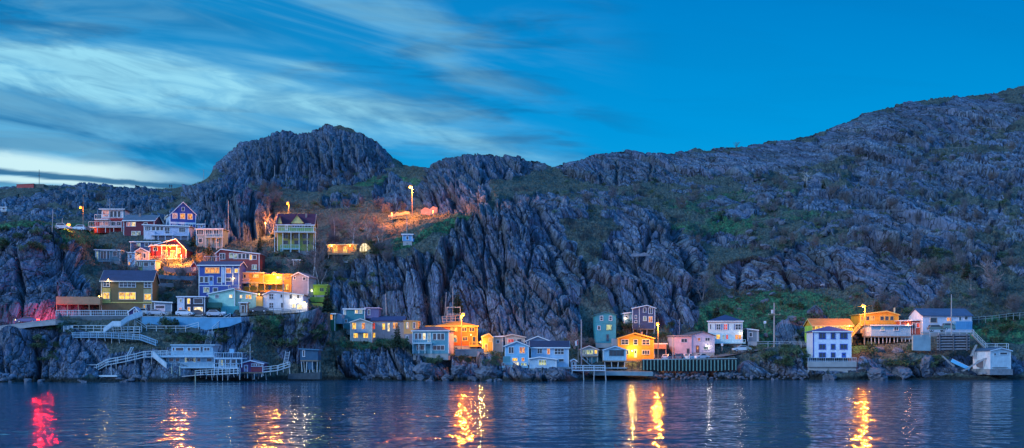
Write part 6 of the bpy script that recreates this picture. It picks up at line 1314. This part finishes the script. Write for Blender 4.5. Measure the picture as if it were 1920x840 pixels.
# ------------------------------------------------------------------ heath and dead grass: one mass
def heath():
    rg = np.random.default_rng(5); w = (LOK & (LROCK < .5) & (LPOS[..., 2] > 2.5) & (LU > -60) & (LU < 1990)).reshape(-1)
    ii = np.nonzero(w)[0]; ii = rg.choice(ii, 26000, replace=False); p = LPOS.reshape(-1, 3)[ii] + rg.normal(0, .25, (len(ii), 3)) * [1, 1, .0]
    n = len(p); k = 4; base = np.repeat(p, k, 0); a = rg.uniform(0, 6.283, n * k); L = rg.uniform(.25, .75, n * k) * np.repeat(.6 + .8 * rg.random(n), k); sp = rg.uniform(.1, .5, n * k)
    d_ = np.stack([np.cos(a), np.sin(a), np.zeros_like(a)], 1); s_ = np.stack([-np.sin(a), np.cos(a), np.zeros_like(a)], 1); wd = rg.uniform(.03, .09, n * k)[:, None]
    b0 = base + d_ * .1 - [0, 0, .1]; tip = base + d_ * (sp * 1.2)[:, None] + np.stack([0 * L, 0 * L, L], 1)
    vs = np.stack([b0 - s_ * wd, b0 + s_ * wd, tip], 1).reshape(-1, 3); me = bpy.data.meshes.new('grass'); m = len(vs)
    me.vertices.add(m); me.vertices.foreach_set('co', vs.reshape(-1).astype(np.float32)); me.loops.add(m); me.loops.foreach_set('vertex_index', np.arange(m, dtype=np.int32)); me.polygons.add(m // 3); me.polygons.foreach_set('loop_start', np.arange(0, m, 3, dtype=np.int32)); me.update(calc_edges=True)
    mt, b, p_, tc = new_mat('dead_grass'); q = b.noise(tc.outputs['Object'], .3, 5); b.put(p_.inputs['Base Color'], b.mix(b.ss(q, .38, .62), (.06, .075, .035), (.17, .14, .09))); p_.inputs['Roughness'].default_value = .9
    me.materials.append(mt); o = bpy.data.objects.new('grass', me); COL.objects.link(o); tag(o, 'tufts of dead grass and heath over the hillside', 'grass', kind='stuff')
heath()
# ------------------------------------------------------------------ water
def water():
    m, b, p, tc = new_mat('harbour_water')
    b.put(p.inputs['Base Color'], (.002, .085, .155)); p.inputs['Roughness'].default_value = .08; p.inputs['IOR'].default_value = 1.333
    pos = tc.outputs['Object']
    swell = b.noise(b.mapping(pos, (.62, .42, 1)), .55, 2, .45, .3)
    chop = b.noise(b.mapping(pos, (1, .6, 1)), 1.0, 1, .5, .4)
    calm = b.ss(b.noise(b.mapping(pos, (.02, .05, 1)), 1.0, 3), .3, .62, .45, 1.0)
    hgt = b.m('MULTIPLY', b.m('ADD', b.m('MULTIPLY', swell, 1.0), b.m('MULTIPLY', chop, .22)), calm)
    bp = b.node('ShaderNodeBump'); bp.inputs['Strength'].default_value = 1.0; bp.inputs['Distance'].default_value = WAVE
    b.put(bp.inputs['Height'], hgt); b.put(p.inputs['Normal'], bp.outputs[0])
    p.inputs['Specular Tint'].default_value = (.62, .86, 1.0, 1)
    o = MB().add([(-3000, -400, 0), (3000, -400, 0), (3000, 6000, 0), (-3000, 6000, 0)], [(0, 1, 2, 3)]).build('water', m)
    tag(o, 'dark rippled harbour water', kind='structure')
WAVE = .29
water()

# ------------------------------------------------------------------ dusk sky
def sky():
    w = bpy.data.worlds.new('World'); scene.world = w; w.use_nodes = True
    b = NB(w.node_tree); bg = w.node_tree.nodes['Background']
    tc = b.node('ShaderNodeTexCoord'); sx = b.node('ShaderNodeSeparateXYZ'); b.put(sx.inputs[0], tc.outputs['Generated'])
    dx, dy, dz = sx.outputs
    fy = b.m('MAXIMUM', dy, .12)
    a = b.m('DIVIDE', dx, fy); e = b.m('DIVIDE', dz, fy)            # tangent of bearing and height
    u = b.m('MULTIPLY_ADD', a, F, CU); v = b.m('MULTIPLY_ADD', e, -F, HV)
    # wind-drawn streaks
    def streak(slope, sx_, sy_, seed, detail=5, dist=.6):
        n = b.m('SUBTRACT', v, b.m('MULTIPLY', u, slope))
        cv = b.node('ShaderNodeCombineXYZ'); b.put(cv.inputs[0], b.m('MULTIPLY', u, sx_)); b.put(cv.inputs[1], b.m('MULTIPLY', n, sy_)); cv.inputs[2].default_value = seed
        return b.noise(cv.outputs[0], 1.0, detail, .55, dist)
    s1 = streak(.22, .0022, .012, 1.7); s2 = streak(.16, .0042, .017, 5.1, 5, 1.6); s3 = streak(.05, .003, .02, 9.3)
    wob = b.m('MULTIPLY', b.m('SUBTRACT', s1, .5), 150)
    def band(v0, slope, half, uL0, uL1, uR0, uR1, k=1.0):
        d = b.m('ABSOLUTE', b.m('SUBTRACT', b.m('ADD', v, wob), b.m('MULTIPLY_ADD', u, slope, v0)))
        f = b.ss(d, half * .15, half * 1.5, 1, 0)
        f = b.m('MULTIPLY', f, b.m('MULTIPLY', b.ss(u, uL0, uL1), b.ss(u, uR0, uR1, 1, 0)))
        return b.m('MULTIPLY', f, k)
    tex = b.m('MULTIPLY', b.ss(s2, .2, .75), b.ss(s1, .2, .6))
    bands = [band(122, .20, 62, -700, -400, 330, 620, 1.0), band(62, .20, 52, 120, 330, 640, 1150, .62), band(95, .13, 60, -400, 0, 500, 900, .45), band(120, .17, 22, 500, 650, 900, 1300, .45), band(300, .12, 22, -300, 0, 380, 560, .35)]
    tot = bands[0]
    for x in bands[1:]: tot = b.m('ADD', tot, x)
    cloud = b.m('MULTIPLY', tot, b.m('MULTIPLY_ADD', tex, .8, .40), clamp=True)
    veil = b.m('MULTIPLY', b.ss(s1, .38, .72), b.m('MULTIPLY', b.ss(u, 700, 1250, 1, 0), .42))
    s4 = streak(.19, .007, .032, 3.3, 6, 1.4)
    cloud = b.m('MAXIMUM', b.m('MULTIPLY', cloud, b.m('MULTIPLY_ADD', b.ss(s4, .2, .75), .45, .58)), veil)
    dark = b.m('MULTIPLY', b.ss(b.m('ADD', s3, b.m('MULTIPLY', s1, .5)), .68, .92), b.ss(u, 900, 1300, .85, .05))
    dband = b.m('ADD', band(178, .03, 30, 380, 520, 720, 1000, .9), b.m('ADD', band(212, .13, 40, -500, -200, 380, 640, .95), band(-6, .10, 26, -300, 0, 350, 620, .5)))
    dark = b.m('MAXIMUM', dark, b.m('MULTIPLY', dband, b.m('MULTIPLY_ADD', s2, .9, .3)), clamp=True)
    # clear colour by height
    cr = b.node('ShaderNodeValToRGB'); b.put(cr.inputs[0], b.m('DIVIDE', b.m('SUBTRACT', HV, v), 700))
    for i in range(2): cr.color_ramp.elements[0].color = (.006, .395, .79, 1)
    cr.color_ramp.elements[0].position = .30; cr.color_ramp.elements[1].position = 1.0; cr.color_ramp.elements[1].color = (0.0, .21, .59, 1)
    k = cr.color_ramp.elements.new(.6); k.color = (.0, .31, .73, 1)
    left = b.mix(b.ss(u, 200, 1300, .5, 0), cr.outputs[0], (.012, .27, .56))
    c = b.mix(dark, left, (.004, .135, .36))
    c = b.mix(cloud, c, (.31, .71, .90))
    # clearing low in the west with a dark bar of cloud across it
    low = b.m('MULTIPLY', b.ss(b.m('ABSOLUTE', b.m('SUBTRACT', b.m('ADD', v, b.m('MULTIPLY', b.m('SUBTRACT', s2, .5), 26)), b.m('MULTIPLY_ADD', u, .115, 304))), 6, 32, 1, 0), b.ss(u, 150, 420, 1, 0))
    low2 = b.m('MULTIPLY', b.ss(b.m('ABSOLUTE', b.m('SUBTRACT', b.m('ADD', v, b.m('MULTIPLY', b.m('SUBTRACT', s2, .5), 16)), b.m('MULTIPLY_ADD', u, .05, 334))), 1, 11, 1, 0), b.ss(u, 200, 420, 1, 0))
    c = b.mix(b.m('MULTIPLY', b.m('MAXIMUM', low, low2), .9), c, (.66, .93, .96))
    bar = b.m('MULTIPLY', b.ss(b.m('ABSOLUTE', b.m('SUBTRACT', b.m('ADD', v, b.m('MULTIPLY', b.m('SUBTRACT', s2, .5), 22)), b.m('MULTIPLY_ADD', u, .085, 321))), 2.5, 9, 1, 0), b.ss(u, 400, 520, 1, 0))
    c = b.mix(b.m('MULTIPLY', bar, .92), c, (.012, .14, .32))
    # the sky behind the viewer: the pale western afterglow that lights the shore
    st = b.node('ShaderNodeTexSky', sky_type='NISHITA'); st.sun_disc = False; st.sun_elevation = R(3); st.sun_rotation = R(215)
    west = b.mix(b.ss(dz, -.02, .75), (.30, .76, 1.66), (.04, .50, 1.55))
    west = b.mix(.04, west, st.outputs[0], 'ADD')
    out = b.mix(b.ss(dy, -.12, .16), west, c)
    out = b.mix(b.ss(dz, -.06, -.01, 1, 0), out, (.01, .05, .09))
    b.put(bg.inputs[0], out); bg.inputs[1].default_value = SKY_K
SKY_K = 1.0
sky()

# ------------------------------------------------------------------ afterglow: one broad soft sun low behind the viewer
sl = bpy.data.lights.new('sun', 'SUN'); sl.energy = 1.9; sl.angle = R(10); sl.color = (.62, .80, 1.0)
so = bpy.data.objects.new('sun', sl); COL.objects.link(so)
d = Vector((.84, .44, -.46)); so.rotation_euler = d.to_track_quat('-Z', 'Y').to_euler()

# ------------------------------------------------------------------ camera
cd = bpy.data.cameras.new('camera'); co = bpy.data.objects.new('camera', cd); COL.objects.link(co)
co.location = (0, 0, H0); co.rotation_euler = (R(90), 0, 0)
cd.sensor_width = 36; cd.lens = F / 1920 * 36; cd.shift_y = (HV - 420) / 1920; cd.clip_end = 9000; cd.clip_start = .5
scene.camera = co
scene.view_settings.view_transform = 'Standard'; scene.view_settings.look = 'None'; scene.view_settings.exposure = 0; scene.view_settings.gamma = 1
scene.cycles.use_denoising = True
scene.cycles.max_bounces = 6; scene.cycles.diffuse_bounces = 3; scene.cycles.glossy_bounces = 3; scene.cycles.caustics_reflective = False; scene.cycles.caustics_refractive = False
scene.cycles.sample_clamp_indirect = 6
